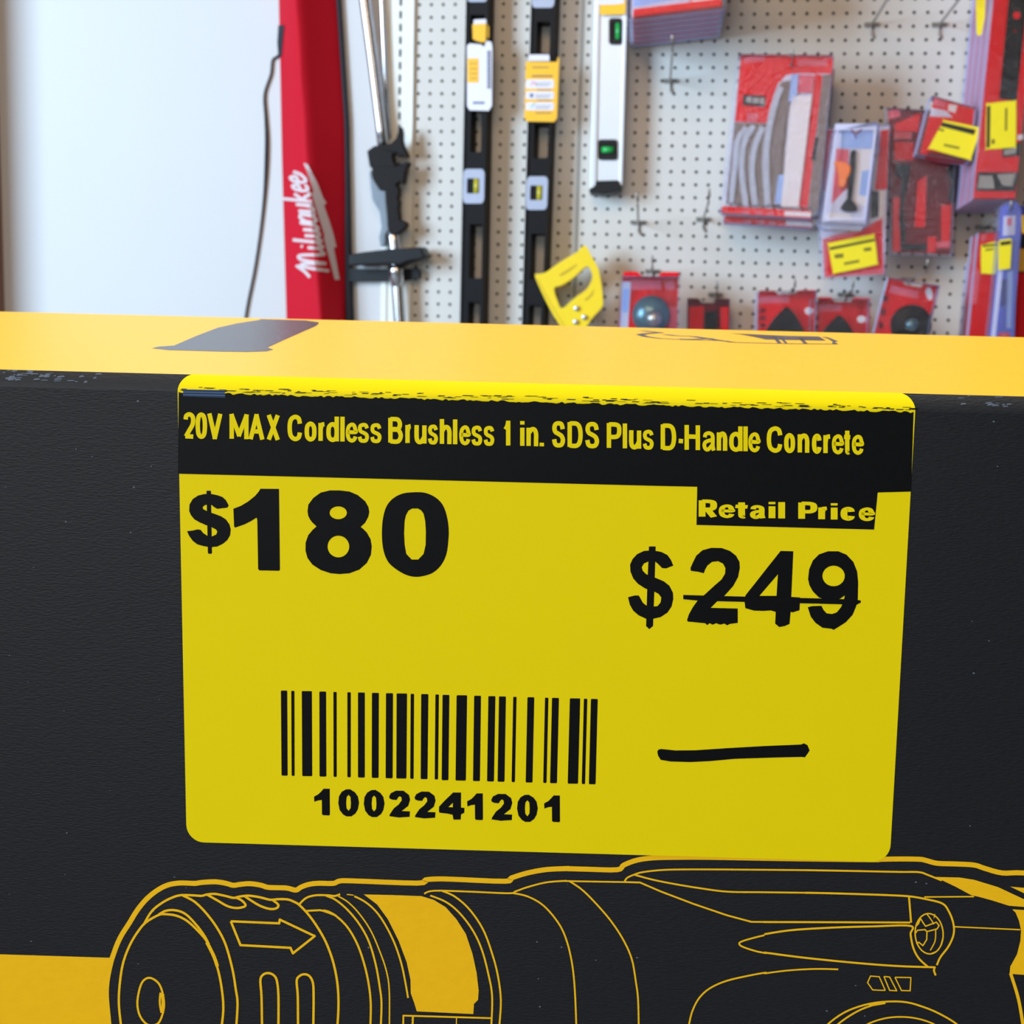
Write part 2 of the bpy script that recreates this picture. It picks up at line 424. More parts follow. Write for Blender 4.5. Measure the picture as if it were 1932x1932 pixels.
line([(925, 319), (1020, 362), (1130, 460), (1230, 610), (1300, 800), (1340, 960), (1360, 1130), (1350, 1309), (1340, 1400)], ZB, 3.4)
line([(1440, 333), (1560, 360), (1680, 430), (1790, 560), (1850, 690), (1890, 860), (1910, 1050), (1921, 1309), (1921, 1400)], ZB, 3.2)
line([(633, 1400), (635, 1246), (1287, 1265)], ZB, 3.2, False, False); line([(706, 1250), (700, 1400)], ZB, 3.6, False, False); line([(1030, 1258), (1028, 1400)], ZB, 1.8, False, False)
line([(170, 322), (270, 390), (380, 500), (490, 630), (580, 770), (640, 910), (670, 1080), (685, 1200), (690, 1388), (690, 1480)], ZC, 3.2)
line([(118, 324), (180, 325), (400, 329), (590, 332)], ZC, 3, False, False)
line([(590, 332), (700, 335), (850, 400), (1100, 495), (1350, 580), (1530, 628), (1700, 629), (1932, 629)], ZC, 3.2, False, False)
line([(-7, 629), (400, 630), (1085, 633)], ZD, 3.6, False, False)
line([(585, 328), (605, 300), (660, 275), (720, 258), (850, 243), (1000, 238), (1300, 238), (1932, 243)], ZC, 3.2)
line([(306, 243), (600, 248), (1000, 256), (1150, 258), (1220, 280), (1320, 320)], ZD, 3.4)
line([(660, 278), (800, 315), (950, 345), (1150, 378), (1350, 403), (1600, 407), (1932, 411)], ZC, 3.2)
line([(306, 411), (500, 415), (900, 428), (1080, 438), (1200, 458), (1322, 490), (1370, 545), (1405, 635), (1408, 720), (1370, 810), (1310, 890), (1283, 950)], ZD, 3.6)
line([(1270, 962), (1262, 990), (1275, 1026)], ZD, 3.6)
line([(1625, 727), (1550, 745), (1465, 770), (1438, 788), (1462, 812), (1560, 845), (1640, 861)], ZC, 3.2)
line([(0, 720), (200, 690), (500, 671), (800, 662), (1086, 658), (1088, 720), (1108, 820), (1150, 900), (1220, 965)], ZD, 3.6)
line([(0, 856), (300, 895), (700, 935), (1000, 957), (1272, 966)], ZD, 3.6)
line([(1050, 1480), (1065, 1388), (1090, 1290), (1140, 1195), (1220, 1122), (1350, 1065), (1550, 1020), (1640, 1005)], ZC, 3.2)
line([(0, 1012), (150, 992), (300, 981), (420, 978), (550, 981)], ZD, 3)
line([(1076, 440), (1092, 634)], ZD, 3.6, False, False)
line([(1190, 443), (1560, 440)], ZD, 2.6, False, False); line([(1412, 664), (1905, 686)], ZD, 2.4, False, False)
patch([(1270, 294), (1450, 298), (1560, 315), (1740, 370), (1932, 460), (2050, 520), (2050, 540), (1932, 517), (1820, 508), (1700, 470), (1590, 440), (1540, 430), (1420, 365)], ZD)
patch([(1830, 366), (1932, 375), (2080, 390), (2080, 470), (1932, 415)], ZD)
patch([(1845, 535), (1932, 540), (2080, 560), (2080, 1040), (1932, 1022), (1825, 1015), (1830, 960), (1880, 870), (1905, 770), (1910, 690), (1895, 620), (1870, 560)], ZD)
line([(1832, 1010), (1890, 1200), (1925, 1400), (1935, 1480)], ZD, 6)
line(ell(1226, 716, 104, 150, 24, -.06), ZD, 2.6, True)
line([(1160, 600), (1185, 640), (1200, 660), (1280, 630), (1300, 655), (1285, 680), (1210, 700), (1195, 685), (1140, 690), (1125, 710)], ZD, 2.4, False, False)
line([(1210, 570), (1240, 610), (1262, 645)], ZD, 2.2); line([(1262, 600), (1270, 570)], ZD, 1.6)
line([(1210, 705), (1208, 760), (1180, 805), (1150, 780), (1130, 790)], ZD, 2.4, False, False); line([(1275, 690), (1270, 770), (1235, 840)], ZD, 2.2)
line([(1130, 655), (1145, 640), (1160, 600)], ZD, 3.5, False, False)
line([(1245, 862), (1300, 830), (1330, 740)], ZD, 2)
line([(790, 1031), (855, 1036), (900, 1138), (806, 1134), (768, 1080)], ZD, 2.2, True, False)
line([(890, 1034), (932, 1038), (985, 1140), (932, 1137)], ZD, 2.2, True, False)
line([(972, 1040), (1090, 1042), (1085, 1140), (1020, 1138)], ZD, 2.2, True, False)
line([(400, 1480), (475, 1388), (600, 1300), (750, 1245), (900, 1222), (1050, 1225), (1180, 1260), (1300, 1310), (1430, 1388), (1500, 1470)], ZD, 3.4)
line([(470, 1480), (550, 1388), (680, 1300), (800, 1250), (900, 1232)], ZD, 3.4); line([(780, 1248), (900, 1228)], ZD, 5.5, False, False)
line([(690, 1450), (770, 1388), (900, 1345), (1030, 1335), (1150, 1350), (1260, 1388), (1330, 1440)], ZD, 3)
carton.part(art, 'tool_drawing', label='yellow line drawing of the tool printed on the black front')
# ---- prints on the top of the carton
TOP = Frame(BOX.x, -BOX.n, BOX.y, BOX.o + BOX.y * YTOP)
def T(px, py):
    p = TOP.at(px, py, .00004)
    return Vector((p.x, YTOP + .00004, -p.y))
tp = MB()
class TopMB(MB):
    pass
def topflat(pts):
    P = [T(*q) for q in pts]
    tr = tessellate_polygon([[Vector((p.x, -p.z, 0)) for p in P]])
    out = []
    for t in tr:
        a, b, c = (P[i] for i in t)
        out.append(t if (b - a).cross(c - a).y > 0 else (t[0], t[2], t[1]))
    tp.add(P, out, top_ink)
def topline(pts, w):
    P = [T(*q) for q in pts]
    for a, b in zip(P, P[1:]):
        d = (b - a).normalized(); s_ = Vector((d.z, 0, -d.x)) * w * .5
        q = [a - s_, b - s_, b + s_, a + s_]
        if (q[1] - q[0]).cross(q[2] - q[0]).y < 0: q.reverse()
        tp.add(q, [(0, 1, 2, 3)], top_ink)
topflat(zs([(35, 412), (100, 396), (260, 385), (480, 290), (700, 205), (900, 160), (1110, 128), (1140, 118), (1590, 131), (1725, 150), (1720, 168), (1690, 190), (1540, 255), (1380, 325), (1205, 405), (1265, 425), (1200, 443), (1000, 450), (700, 445), (200, 430)], (280, 580), 5.367))
carton.part(tp, 'letter_print', label='black letter printed on the yellow top'); tp = MB()
ZT = ((1180, 610), 4.6)
topflat(zs([(900, 86), (1070, 93), (1280, 103), (1400, 108), (1680, 114), (1695, 122), (1740, 150), (1350, 142), (1220, 140), (1130, 120), (1000, 96)], *ZT))
topflat(zs([(1700, 116), (1760, 121), (1845, 155), (1815, 162), (1845, 178), (1790, 180), (1800, 160), (1760, 135)], *ZT))
for l, w in (([(125, 98), (180, 115), (290, 130), (470, 140), (760, 148), (850, 151), (940, 165), (1200, 172), (1400, 176), (1650, 178), (1840, 180)], .0016),
             ([(125, 98), (170, 90), (230, 85), (310, 80), (200, 70), (150, 64)], .002), ([(340, 96), (450, 108), (580, 112), (700, 130), (830, 150)], .002), ([(470, 136), (600, 138), (750, 130)], .0018),
             ([(1280, 108), (1340, 172)], .0008), ([(1350, 125), (1395, 172)], .0006), ([(1520, 130), (1565, 176)], .0008)):
    topline(zs(l, *ZT), w)
carton.part(tp, 'tool_print', label='black tool outline printed on the yellow top')
# ---- the price sticker
LO = .00012
L0 = lambda x, y: B(x, y, LO)
L1 = lambda x, y: B(x, y, LO + .00003)
L2 = lambda x, y: B(x, y, LO + .00006)
crease = YTOP - HB
def crease_px(x): return 697 + x * 51 / 1932 + 33.5       # only used to draw the upper end of the black band
lab = MB()
cl, cr_ = L0(335.0, 735).x, L0(1727.5, 766).x
bot = zs([], (0, 0), 1)
def corner(cx, cy, ax, ay, bx, by, n=8):
    out = []
    for k in range(n + 1):
        t = math.pi / 2 * k / n
        out.append((cx + ax * (1 - math.sin(t)) + bx * (1 - math.cos(t)), cy + ay * (1 - math.sin(t)) + by * (1 - math.cos(t))))
    return out
outline = [Vector((cl, crease, LO)), Vector((cr_, crease, LO))][::-1]
low = corner(352, 1588.5, -.6, -33, 33, .95)[::-1] if False else None
pl = [L0(*q) for q in corner(352, 1588.5, -.6, -33, 33, 1.0)]
pr = [L0(*q) for q in corner(1678.5, 1627.0, 1.9, -33, -33, -1.0)]
outline = [Vector((cr_, crease, LO)), Vector((cl, crease, LO))] + pl + pr[::-1]
lab.flat([outline], lab_yellow)
rc = .0023; NA = 8; prev = None
for k in range(NA + 1):
    f = k / NA; y, z = bend(f * .985, LO); ins = rc * (1 - math.sqrt(max(0, 1 - (f * .97) ** 2)))
    cur = (Vector((cl + ins, y, z)), Vector((cr_ - ins, y, z)))
    if prev: lab.add([prev[0], prev[1], cur[1], cur[0]], [(0, 1, 2, 3)], lab_yellow, True)
    prev = cur
sticker = carton.part(lab, 'price_sticker', label='yellow price sticker with black printing')
# black band with the product line
hb = MB()
yt = crease - .00005
tl, tr_ = L1(337, 735).x, L1(1724.5, 766).x
up = []
N = 240
for k in range(N + 1):
    up.append(Vector((tl + (tr_ - tl) * k / N, yt + random.uniform(-.00022, .00006), LO + .00003)))
lower = [L1(*q) for q in [(1719, 927.5), (1656, 929.2), (1649.2, 999.2), (1314, 990.4), (1315.4, 918.4), (1240, 916.8), (780, 905), (335.8, 893.8)]]
hb.flat([up + lower], lab_black)
# ragged upper end of the band, over the bend
for k in range(150):
    x = tl + (tr_ - tl) * random.random(); ln = random.uniform(.0004, .0016)
    t0 = random.uniform(.03, .26); t1 = t0 + random.uniform(.02, .05)
    (y0, z0), (y1, z1) = bend(t0, LO + .00004), bend(t1, LO + .00004)
    q = [Vector((x, y0, z0)), Vector((x + ln, y0, z0)), Vector((x + ln * 1.2, y1, z1)), Vector((x + ln * .2, y1, z1))]
    hb.add(q, [(0, 1, 2, 3)], lab_black)
XH_ = .71
GL = {'2': [(1, [(0, .76), (.1, .93), (.5, 1), (.88, .92), (1, .74), (.88, .52), (.45, .25), (.05, 0)]), (0, [(-.04, 0), (1, 0)])],
 '0': [(2, [(.5, 1), (.88, .88), (1, .5), (.88, .12), (.5, 0), (.12, .12), (0, .5), (.12, .88)])],
 'V': [(0, [(0, 1.06), (.5, -.03), (1, 1.06)])], 'M': [(0, [(0, -.06), (0, 1), (.5, .12), (1, 1), (1, -.06)])],
 'A': [(0, [(-.04, -.06), (.5, 1.02), (1.04, -.06)]), (0, [(.2, .3), (.8, .3)])], 'X': [(0, [(-.03, 1.06), (1.03, -.06)]), (0, [(1.03, 1.06), (-.03, -.06)])],
 'C': [(1, [(1, .7), (.88, .93), (.52, 1), (.12, .86), (0, .5), (.12, .14), (.52, 0), (.88, .08), (1, .3)])],
 'o': [(2, [(.5, .71), (.9, .6), (1, .35), (.9, .1), (.5, 0), (.1, .1), (0, .35), (.1, .6)])],
 'r': [(0, [(0, -.06), (0, .75)]), (1, [(0, .45), (.3, .66), (1, .7)])],
 'd': [(0, [(1, -.06), (1, 1.06)]), (2, [(.5, .71), (.9, .6), (1, .35), (.9, .1), (.5, 0), (.1, .1), (0, .35), (.1, .6)])],
 'l': [(0, [(.5, -.06), (.5, 1.06)])], 'i': [(0, [(.5, -.06), (.5, .76)]), (0, [(.5, .9), (.5, 1.06)])], '.': [(0, [(.5, -.06), (.5, .1)])],
 'e': [(1, [(0, .38), (1, .38), (.98, .5), (.82, .67), (.5, .71), (.12, .6), (0, .35), (.12, .1), (.5, 0), (.86, .06), (1, .19)])],
 's': [(1, [(.97, .56), (.8, .69), (.48, .71), (.12, .66), (.04, .52), (.2, .41), (.8, .31), (.97, .18), (.82, .03), (.48, 0), (.15, .03), (0, .18)])],
 'B': [(0, [(0, -.06), (0, 1.06)]), (1, [(0, 1), (.0, 1), (.7, .99), (.92, .78), (.7, .55), (.0, .54), (0, .54)]), (1, [(0, .54), (.7, .54), (1, .28), (.75, .01), (0, 0)])],
 'u': [(0, [(1, .76), (1, -.06)]), (1, [(0, .76), (0, .2), (.2, .02), (.6, .02), (1, .25)])],
 'h': [(0, [(0, -.06), (0, 1.06)]), (1, [(0, .5), (.4, .69), (.8, .68), (1, .5), (1, .2), (1, -.06)])],
 'n': [(0, [(0, -.06), (0, .76)]), (1, [(0, .5), (.4, .69), (.8, .68), (1, .5), (1, .2), (1, -.06)])],
 '1': [(0, [(.72, -.06), (.72, 1.06)]), (1, [(.72, 1), (.45, .8), (-.05, .66)])],
 'S': [(1, [(.98, .74), (.84, .95), (.5, 1), (.14, .94), (.03, .76), (.16, .6), (.5, .52), (.85, .42), (1, .24), (.86, .05), (.5, 0), (.14, .05), (0, .27)])],
 'D': [(0, [(0, -.06), (0, 1.06)]), (1, [(0, 1), (0, 1), (.6, 1), (.9, .85), (1, .5), (.9, .15), (.6, 0), (0, 0), (0, 0)])],
 'P': [(0, [(0, -.06), (0, 1.06)]), (1, [(0, 1), (0, 1), (.7, 1), (1, .9), (1, .58), (.7, .45), (0, .44), (0, .44)])],
 '-': [(0, [(-1.0, .33), (2.0, .33)])], 'H': [(0, [(0, -.06), (0, 1.06)]), (0, [(1, -.06), (1, 1.06)]), (0, [(0, .54), (1, .54)])],
 'a': [(1, [(.04, .52), (.15, .66), (.5, .71), (.85, .65), (.93, .5), (.93, .15), (1.04, -.05)]), (1, [(.93, .42), (.5, .38), (.1, .3), (0, .15), (.15, .01), (.45, 0), (.93, .22)])],
 'c': [(1, [(1, .5), (.86, .66), (.5, .71), (.12, .6), (0, .35), (.12, .1), (.5, 0), (.86, .06), (1, .21)])],
 't': [(1, [(.45, .98), (.45, .3), (.5, .06), (.7, .0), (1, .02)]), (0, [(-.75, .69), (1.6, .69)])],
 'R': [(0, [(0, -.06), (0, 1.06)]), (1, [(0, 1), (0, 1), (.7, 1), (.95, .9), (.95, .6), (.7, .47), (0, .46), (0, .46)]), (0, [(.45, .46), (1.0, -.06)])]}
def letter(mb, ch, x0, x1, base, cap, st, place, m_, ax=1.0):
    sx = st * ax
    f = lambda x, y: ((x0 + sx / 2 + (x1 - x0 - sx) * x) / ax, base(x0 + (x1 - x0) * x) - st / 2 - y * (cap - st))
    for k, pts in GL[ch]:
        p = [f(*q) for q in pts]
        if k: p = spline(p, k == 2, 5)
        ribbon(mb, p, st, lambda x, y: place(x * ax, y), m_, k == 2)
hbase = lambda x: 827.3 + (x - 346) * .02415
def zx(off, s_, items): return [(c, off + a / s_, off + b / s_) for c, a, b in items]
LET = zx(320, 4.025, [('2', 105, 196), ('0', 197, 285), ('V', 285, 402), ('M', 455, 600), ('A', 602, 718), ('X', 738, 836), ('C', 895, 1006), ('o', 1025, 1116), ('r', 1130, 1192), ('d', 1190, 1286), ('l', 1298, 1328), ('e', 1338, 1426), ('s', 1428, 1516), ('s', 1523, 1611), ('B', 1660, 1772), ('r', 1790, 1848)]) \
    + zx(780, 4.025, [('u', 8, 100), ('s', 110, 188), ('h', 200, 290), ('l', 302, 332), ('e', 348, 432), ('s', 440, 524), ('s', 533, 616), ('1', 683, 744), ('i', 810, 844), ('n', 858, 948), ('.', 958, 992), ('S', 1052, 1152), ('D', 1170, 1286), ('S', 1304, 1410), ('P', 1468, 1577), ('l', 1590, 1622), ('u', 1638, 1730), ('s', 1741, 1826)]) \
    + zx(1240, 3.715, [('D', 24, 133), ('-', 145, 186), ('H', 191, 300), ('a', 317, 407), ('n', 417, 491), ('d', 504, 598), ('l', 606, 632), ('e', 639, 721), ('C', 767, 877), ('o', 889, 966), ('n', 984, 1066), ('c', 1084, 1152), ('r', 1164, 1227), ('e', 1224, 1306), ('t', 1308, 1357), ('e', 1364, 1446)])
for c, a, b in LET: letter(hb, c, a, b, hbase, 50, 7.2 if c in 'eas' else 8.3, L2, lab_yellow)
rbase = lambda x: 976.3 + (x - 1318) * .0215
for c, a, b in zx(1290, 5.084, [('R', 143, 322), ('e', 335, 487), ('t', 500, 615), ('a', 635, 782), ('i', 811, 882), ('l', 904, 974), ('P', 1098, 1277), ('r', 1290, 1405), ('i', 1408, 1478), ('c', 1504, 1642), ('e', 1679, 1829)]):
    letter(hb, c, a, b, rbase, 34, 5.4 if c in 'ea' else 6.6, L2, lab_yellow, 1.95)
hb.flat([[L2(*q) for q in [(346, 734.5), (424, 736), (425, 750), (345, 748)]]], lab_sheen)  # faint lettering; its blue sheen is painted as a flat patch
for y in (737, 742, 747): ribbon(hb, [(344, y), (428, y + 1.5)], 1.2, lambda x, y: B(x, y, LO + .00008), lab_black)
carton.part(hb, 'header_band', sticker, label='black band across the sticker with yellow lettering')
# prices
def glyph(mb, loops, z, smooth=False):
    out = []
    for l in loops:
        p = zs(l, *z)
        out.append([L1(*q) + Vector((0, 0, len(mb.v) % 7 * 2e-6)) for q in (spline(p, True, 4) if smooth else p)])
    mb.flat(out, lab_black)
Z1, Z2, Z3, Z4 = ((340, 910), 7.43), ((560, 910), 6.44), ((1170, 1020), 7.728), ((1390, 1020), 7.728)
pr_ = MB()
glyph(pr_, [[(680, 325), (640, 250), (590, 205), (520, 180), (420, 160), (330, 165), (250, 185), (175, 235), (130, 310), (125, 400), (150, 460), (200, 520), (270, 560), (350, 595), (440, 630), (500, 660), (520, 690), (505, 730), (450, 757), (380, 750), (320, 710), (285, 665), (240, 660), (180, 675), (95, 685), (125, 750), (175, 820), (240, 870), (330, 895), (420, 910), (520, 900), (600, 860), (660, 810), (700, 740), (708, 660), (690, 590), (640, 520), (570, 475), (490, 445), (430, 425), (370, 400), (320, 375), (315, 345), (345, 320), (395, 312), (440, 318), (480, 350), (520, 372), (600, 362), (660, 355)]], Z1)
glyph(pr_, [[(368, 118), (430, 118), (445, 990), (435, 1002), (400, 1002), (388, 990)]], Z1)
glyph(pr_, [[(1125, 90), (1385, 92), (1398, 1225), (1385, 1240), (1110, 1235), (1092, 1215), (1080, 530), (1070, 495), (990, 545), (900, 590), (770, 635), (755, 620), (745, 370), (850, 330), (950, 270), (1050, 190), (1100, 130)]], Z1)
glyph(pr_, [[(240, 535), (190, 490), (160, 450), (138, 405), (130, 350), (140, 270), (200, 190), (290, 125), (400, 98), (520, 98), (640, 112), (740, 155), (830, 230), (870, 300), (880, 360), (868, 420), (830, 490), (775, 543), (800, 560), (850, 610), (895, 690), (910, 780), (900, 880), (850, 980), (760, 1060), (640, 1105), (520, 1115), (410, 1105), (290, 1065), (190, 1000), (130, 920), (105, 830), (107, 730), (140, 640), (190, 580)], ell(503, 370, 105, 78), ell(505, 780, 132, 132)], Z2)
glyph(pr_, [spline([(1440, 120), (1560, 128), (1680, 180), (1770, 270), (1820, 400), (1845, 560), (1840, 720), (1815, 880), (1750, 1010), (1650, 1100), (1530, 1140), (1430, 1148), (1330, 1125), (1220, 1065), (1120, 980), (1065, 870), (1038, 730), (1035, 560), (1050, 420), (1090, 290), (1170, 195), (1290, 135)], True, 3), [(1400, 318), (1470, 318), (1510, 340), (1540, 380), (1560, 470), (1568, 600), (1565, 760), (1540, 870), (1475, 938), (1395, 938), (1330, 870), (1310, 760), (1303, 620), (1310, 470), (1325, 400), (1355, 345)]], Z2)
carton.part(pr_, 'price_digits', sticker)
sp = MB()
glyph(sp, [[(775, 365), (740, 280), (690, 210), (600, 165), (470, 140), (350, 150), (250, 195), (180, 270), (145, 350), (150, 450), (190, 550), (260, 630), (360, 695), (430, 725), (500, 745), (560, 775), (600, 830), (590, 900), (545, 955), (490, 960), (430, 958), (380, 945), (330, 905), (290, 830), (270, 800), (210, 800), (115, 825), (140, 930), (190, 1020), (270, 1090), (380, 1140), (480, 1140), (590, 1115), (690, 1050), (750, 960), (775, 850), (770, 760), (720, 660), (640, 595), (510, 540), (430, 505), (380, 490), (330, 440), (315, 390), (345, 335), (410, 305), (510, 305), (560, 345), (610, 400), (670, 405)]], Z3)
glyph(sp, [[(420, 85), (518, 85), (500, 700), (480, 1245), (425, 1290), (378, 1245), (395, 700)]], Z3)
glyph(sp, [[(1025, 400), (1060, 320), (1110, 220), (1200, 140), (1330, 105), (1480, 108), (1600, 150), (1690, 220), (1740, 310), (1745, 400), (1720, 530), (1650, 660), (1525, 800), (1410, 890), (1320, 980), (1715, 990), (1715, 1200), (1600, 1215), (1560, 1235), (1520, 1210), (1460, 1225), (1400, 1205), (1350, 1225), (1300, 1205), (1272, 1232), (1240, 1205), (985, 1180), (975, 1160), (1000, 1080), (1060, 970), (1140, 860), (1240, 780), (1370, 660), (1480, 565), (1530, 480), (1535, 400), (1500, 335), (1430, 300), (1340, 310), (1270, 365), (1240, 420), (1220, 475), (1140, 455), (1030, 440)]], Z3)
glyph(sp, [[(640, 150), (825, 155), (795, 820), (925, 830), (915, 1015), (820, 1045), (785, 1040), (770, 1215), (700, 1245), (620, 1260), (560, 1210), (568, 1040), (500, 1018), (380, 1025), (250, 1020), (125, 985), (115, 900), (125, 800), (300, 580), (480, 350)], [(600, 490), (580, 805), (330, 805)]], Z4)
glyph(sp, [[(1040, 560), (1055, 420), (1110, 290), (1200, 200), (1330, 155), (1480, 155), (1600, 205), (1700, 310), (1755, 450), (1770, 600), (1765, 860), (1740, 960), (1690, 1080), (1590, 1190), (1480, 1260), (1415, 1300), (1380, 1285), (1250, 1270), (1150, 1200), (1080, 1110), (1035, 970), (1100, 955), (1235, 950), (1265, 1010), (1310, 1060), (1390, 1070), (1460, 1045), (1520, 970), (1560, 880), (1575, 800), (1500, 850), (1400, 870), (1300, 860), (1200, 830), (1110, 740), (1060, 650)], ell(1412, 515, 163, 150)], Z4)
sp.flat([[L2(*q) for q in [(1289, 1122.5), (1400, 1125.5), (1544, 1129), (1612, 1131), (1624, 1133), (1624, 1137), (1616, 1141), (1544, 1139), (1450, 1137), (1400, 1135.5), (1320, 1133.5), (1289, 1130.5)]]], lab_black)
carton.part(sp, 'struck_out_price', sticker)
bc = MB()
def bar(x0, x1, b0, b1, off, yt0, sl, yb0):
    s = 6.0375; f = lambda x, y: L1(off[0] + x / s, off[1] + y / s)
    yt_, yb_ = yt0 + x0 * sl, yb0 + x0 * sl
    e = 5
    bc.flat([[f(*q) for q in [(x0 + e, yt_), (x1 - e, yt_ + 1), (x1, yt_ + 9), (b1, yb_ - 8), (b1 - 8, yb_ + 1), (b0 + 8, yb_), (b0, yb_ - 9), (x0, yt_ + 8)]]], lab_black)
for (x0, x1), (b0, b1) in zip([(60, 132), (178, 214), (298, 413), (498, 575), (658, 695), (817, 856), (938, 1016), (1097, 1176), (1257, 1337), (1378, 1497), (1538, 1577), (1658, 1740), (1820, 1860)],
                              [(67, 137), (182, 216), (303, 417), (500, 578), (660, 696), (817, 856), (938, 1016), (1095, 1173), (1253, 1333), (1375, 1490), (1533, 1572), (1652, 1730), (1812, 1850)]):
    bar(x0, x1, b0, b1, (520, 1290), 76, .0250, 1045)
for (x0, x1), (b0, b1) in zip([(90, 168), (250, 370), (450, 528), (612, 692), (733, 812), (895, 933), (1057, 1135), (1257, 1296), (1337, 1416), (1540, 1658), (1700, 1739), (1780, 1858)],
                              [(80, 157), (238, 356), (437, 516), (597, 676), (717, 796), (877, 915), (1037, 1115), (1237, 1275), (1315, 1394), (1516, 1634), (1676, 1714), (1757, 1834)]):
    bar(x0, x1, b0, b1, (820, 1290), 124, .0275, 1096)
carton.part(bc, 'barcode', sticker)
nm = MB()
G = {'1': [[(235, 140), (325, 140), (328, 520), (310, 530), (225, 525), (212, 510), (210, 305), (160, 310), (100, 330), (97, 255), (160, 220), (200, 180)]],
     '0': [[(560, 150), (620, 147), (690, 190), (735, 250), (752, 345), (735, 440), (700, 500), (640, 543), (570, 543), (520, 515), (470, 450), (450, 350), (460, 250), (500, 185)], [(600, 228), (628, 260), (634, 345), (630, 420), (600, 462), (570, 425), (564, 345), (572, 260)]],
     '2': [[(1190, 255), (1215, 205), (1290, 168), (1400, 170), (1480, 230), (1497, 300), (1470, 390), (1375, 465), (1495, 470), (1490, 550), (1330, 560), (1195, 540), (1200, 515), (1260, 425), (1330, 370), (1375, 310), (1370, 265), (1345, 248), (1320, 270), (1300, 305), (1240, 300), (1200, 285)]],
     '4': [[(270, 195), (385, 195), (385, 415), (435, 420), (432, 490), (385, 515), (380, 590), (275, 590), (262, 520), (200, 505), (75, 490), (62, 470), (65, 400), (150, 310)], [(265, 345), (265, 410), (200, 408)]]}
def num(ch, dx, dy, off): glyph(nm, [[(x + dx, y + dy) for x, y in l] for l in G[ch]], (off, 7.728))
N1, N2 = (580, 1470), (820, 1470)
num('1', 0, 0, N1); num('0', 0, 0, N1); num('0', 372, 10, N1); num('2', 0, 0, N1); num('2', 372, 13, N1)
num('4', 0, 0, N2); num('1', 377, 68, N2); num('2', -365, 47, N2); num('0', 752, 80, N2); num('1', 1500, 98, N2)
carton.part(nm, 'item_number', sticker)
pm = MB()
glyph(pm, [[(215, 310), (225, 292), (255, 285), (400, 300), (600, 298), (900, 278), (1300, 255), (1670, 240), (1700, 228), (1735, 245), (1758, 300), (1735, 335), (1710, 370), (1680, 366), (1400, 372), (1000, 385), (750, 408), (550, 418), (350, 412), (250, 395), (222, 350)]], ((1200, 1360), 5.367))
carton.part(pm, 'pen_stroke', sticker)
# the counter the carton stands on, just below the picture
mb = MB()
c0 = BOX.m @ Vector(((XL + XR) / 2, YB, -DEP / 2))
zt = min((BOX.m @ Vector((x, YB, z))).z for x in (XL, XR) for z in (0, -DEP))
def wbox(mb, x0, x1, y0, y1, z0, z1, m_):
    v = [(x, y, z) for z in (z0, z1) for (x, y) in ((x0, y0), (x1, y0), (x1, y1), (x0, y1))]
    mb.add(v, [(0, 3, 2, 1), (4, 5, 6, 7), (0, 1, 5, 4), (1, 2, 6, 5), (2, 3, 7, 6), (3, 0, 4, 7)], m_)
wbox(mb, c0.x - .4, c0.x + .5, c0.y - .13, c0.y + .3, 0, zt, floor_m)
o = mb.build('counter'); o['kind'] = 'structure'
# ================================================================== the wall behind
P_ = 0.0254
VF = -(WALL.m.translation.z)                      # floor height in wall coordinates
def Wl(pts, w=0.0): return [W(x, y, w) for x, y in pts]
def quad(mb, a, b, c, d, m_): mb.add([a, b, c, d], [(0, 1, 2, 3)], m_)
V3 = Vector
# pegboard panels with real holes
def pegpanel(i0, i1, j0, j1):
    mb = MB(); r = .0035; h = P_ / 2
    vs, fs = [], []
    for i in range(i0, i1 + 1):
        for j in range(j0, j1 + 1):
            x, y = i * P_, -j * P_; o = len(vs)
            for dx, dy in ((-1, -1), (0, -1), (1, -1), (1, 0), (1, 1), (0, 1), (-1, 1), (-1, 0)): vs.append((x + dx * h, y + dy * h, 0))
            for k in range(8):
                a = math.radians(225 + 45 * k); vs.append((x + r * math.cos(a), y + r * math.sin(a), 0))
            for k in range(8):
                a = math.radians(225 + 45 * k); vs.append((x + r * math.cos(a), y + r * math.sin(a), -.006))
            for k in range(8):
                q = (k + 1) % 8
                fs.append((o + k, o + q, o + 8 + q, o + 8 + k)); fs.append((o + 8 + k, o + 8 + q, o + 16 + q, o + 16 + k))
    mb.add(vs, fs, peg_cream)
    x0, x1, y0 = (i0 - .5) * P_, (i1 + .5) * P_, -(j1 + .5) * P_
    quad(mb, (x0, VF, 0), (x1, VF, 0), (x1, y0, 0), (x0, y0, 0), peg_cream)
    o = struct(WALL, 'pegboard', mb, ((x0 + x1) / 2, VF, 0))
    bm = bmesh.new(); bm.from_mesh(o.data); bmesh.ops.remove_doubles(bm, verts=bm.verts, dist=1e-5); bm.to_mesh(o.data); bm.free()
    return o
p1 = pegpanel(-25, -12, -14, 31); p2 = pegpanel(-11, 34, -14, 31)

p1['label'] = 'cream pegboard panel left of the seam, behind the two black levels'; p1['category'] = 'pegboard'
p2['label'] = 'cream pegboard panel right of the seam, hung with red packs'; p2['category'] = 'pegboard'
mb = MB(); s0 = -11.5 * P_
mb.prism([[(s0 - .0028, VF, .002), (s0 + .0028, VF, .002), (s0 + .0028, .37, .002), (s0 - .0028, .37, .002)]], (0, 0, -.003), mat('seam_strip', (150, 152, 148), rough=.5))
struct(WALL, 'trim_1', mb, (s0, VF, 0))
mb = MB(); quad(mb, (-1.3, VF, -.016), (1.3, VF, -.016), (1.3, .6, -.016), (-1.3, .6, -.016), peg_back)
struct(WALL, 'pegboard_backing', mb, (0, VF, -.016))  # backing sheet behind the pegboard holes
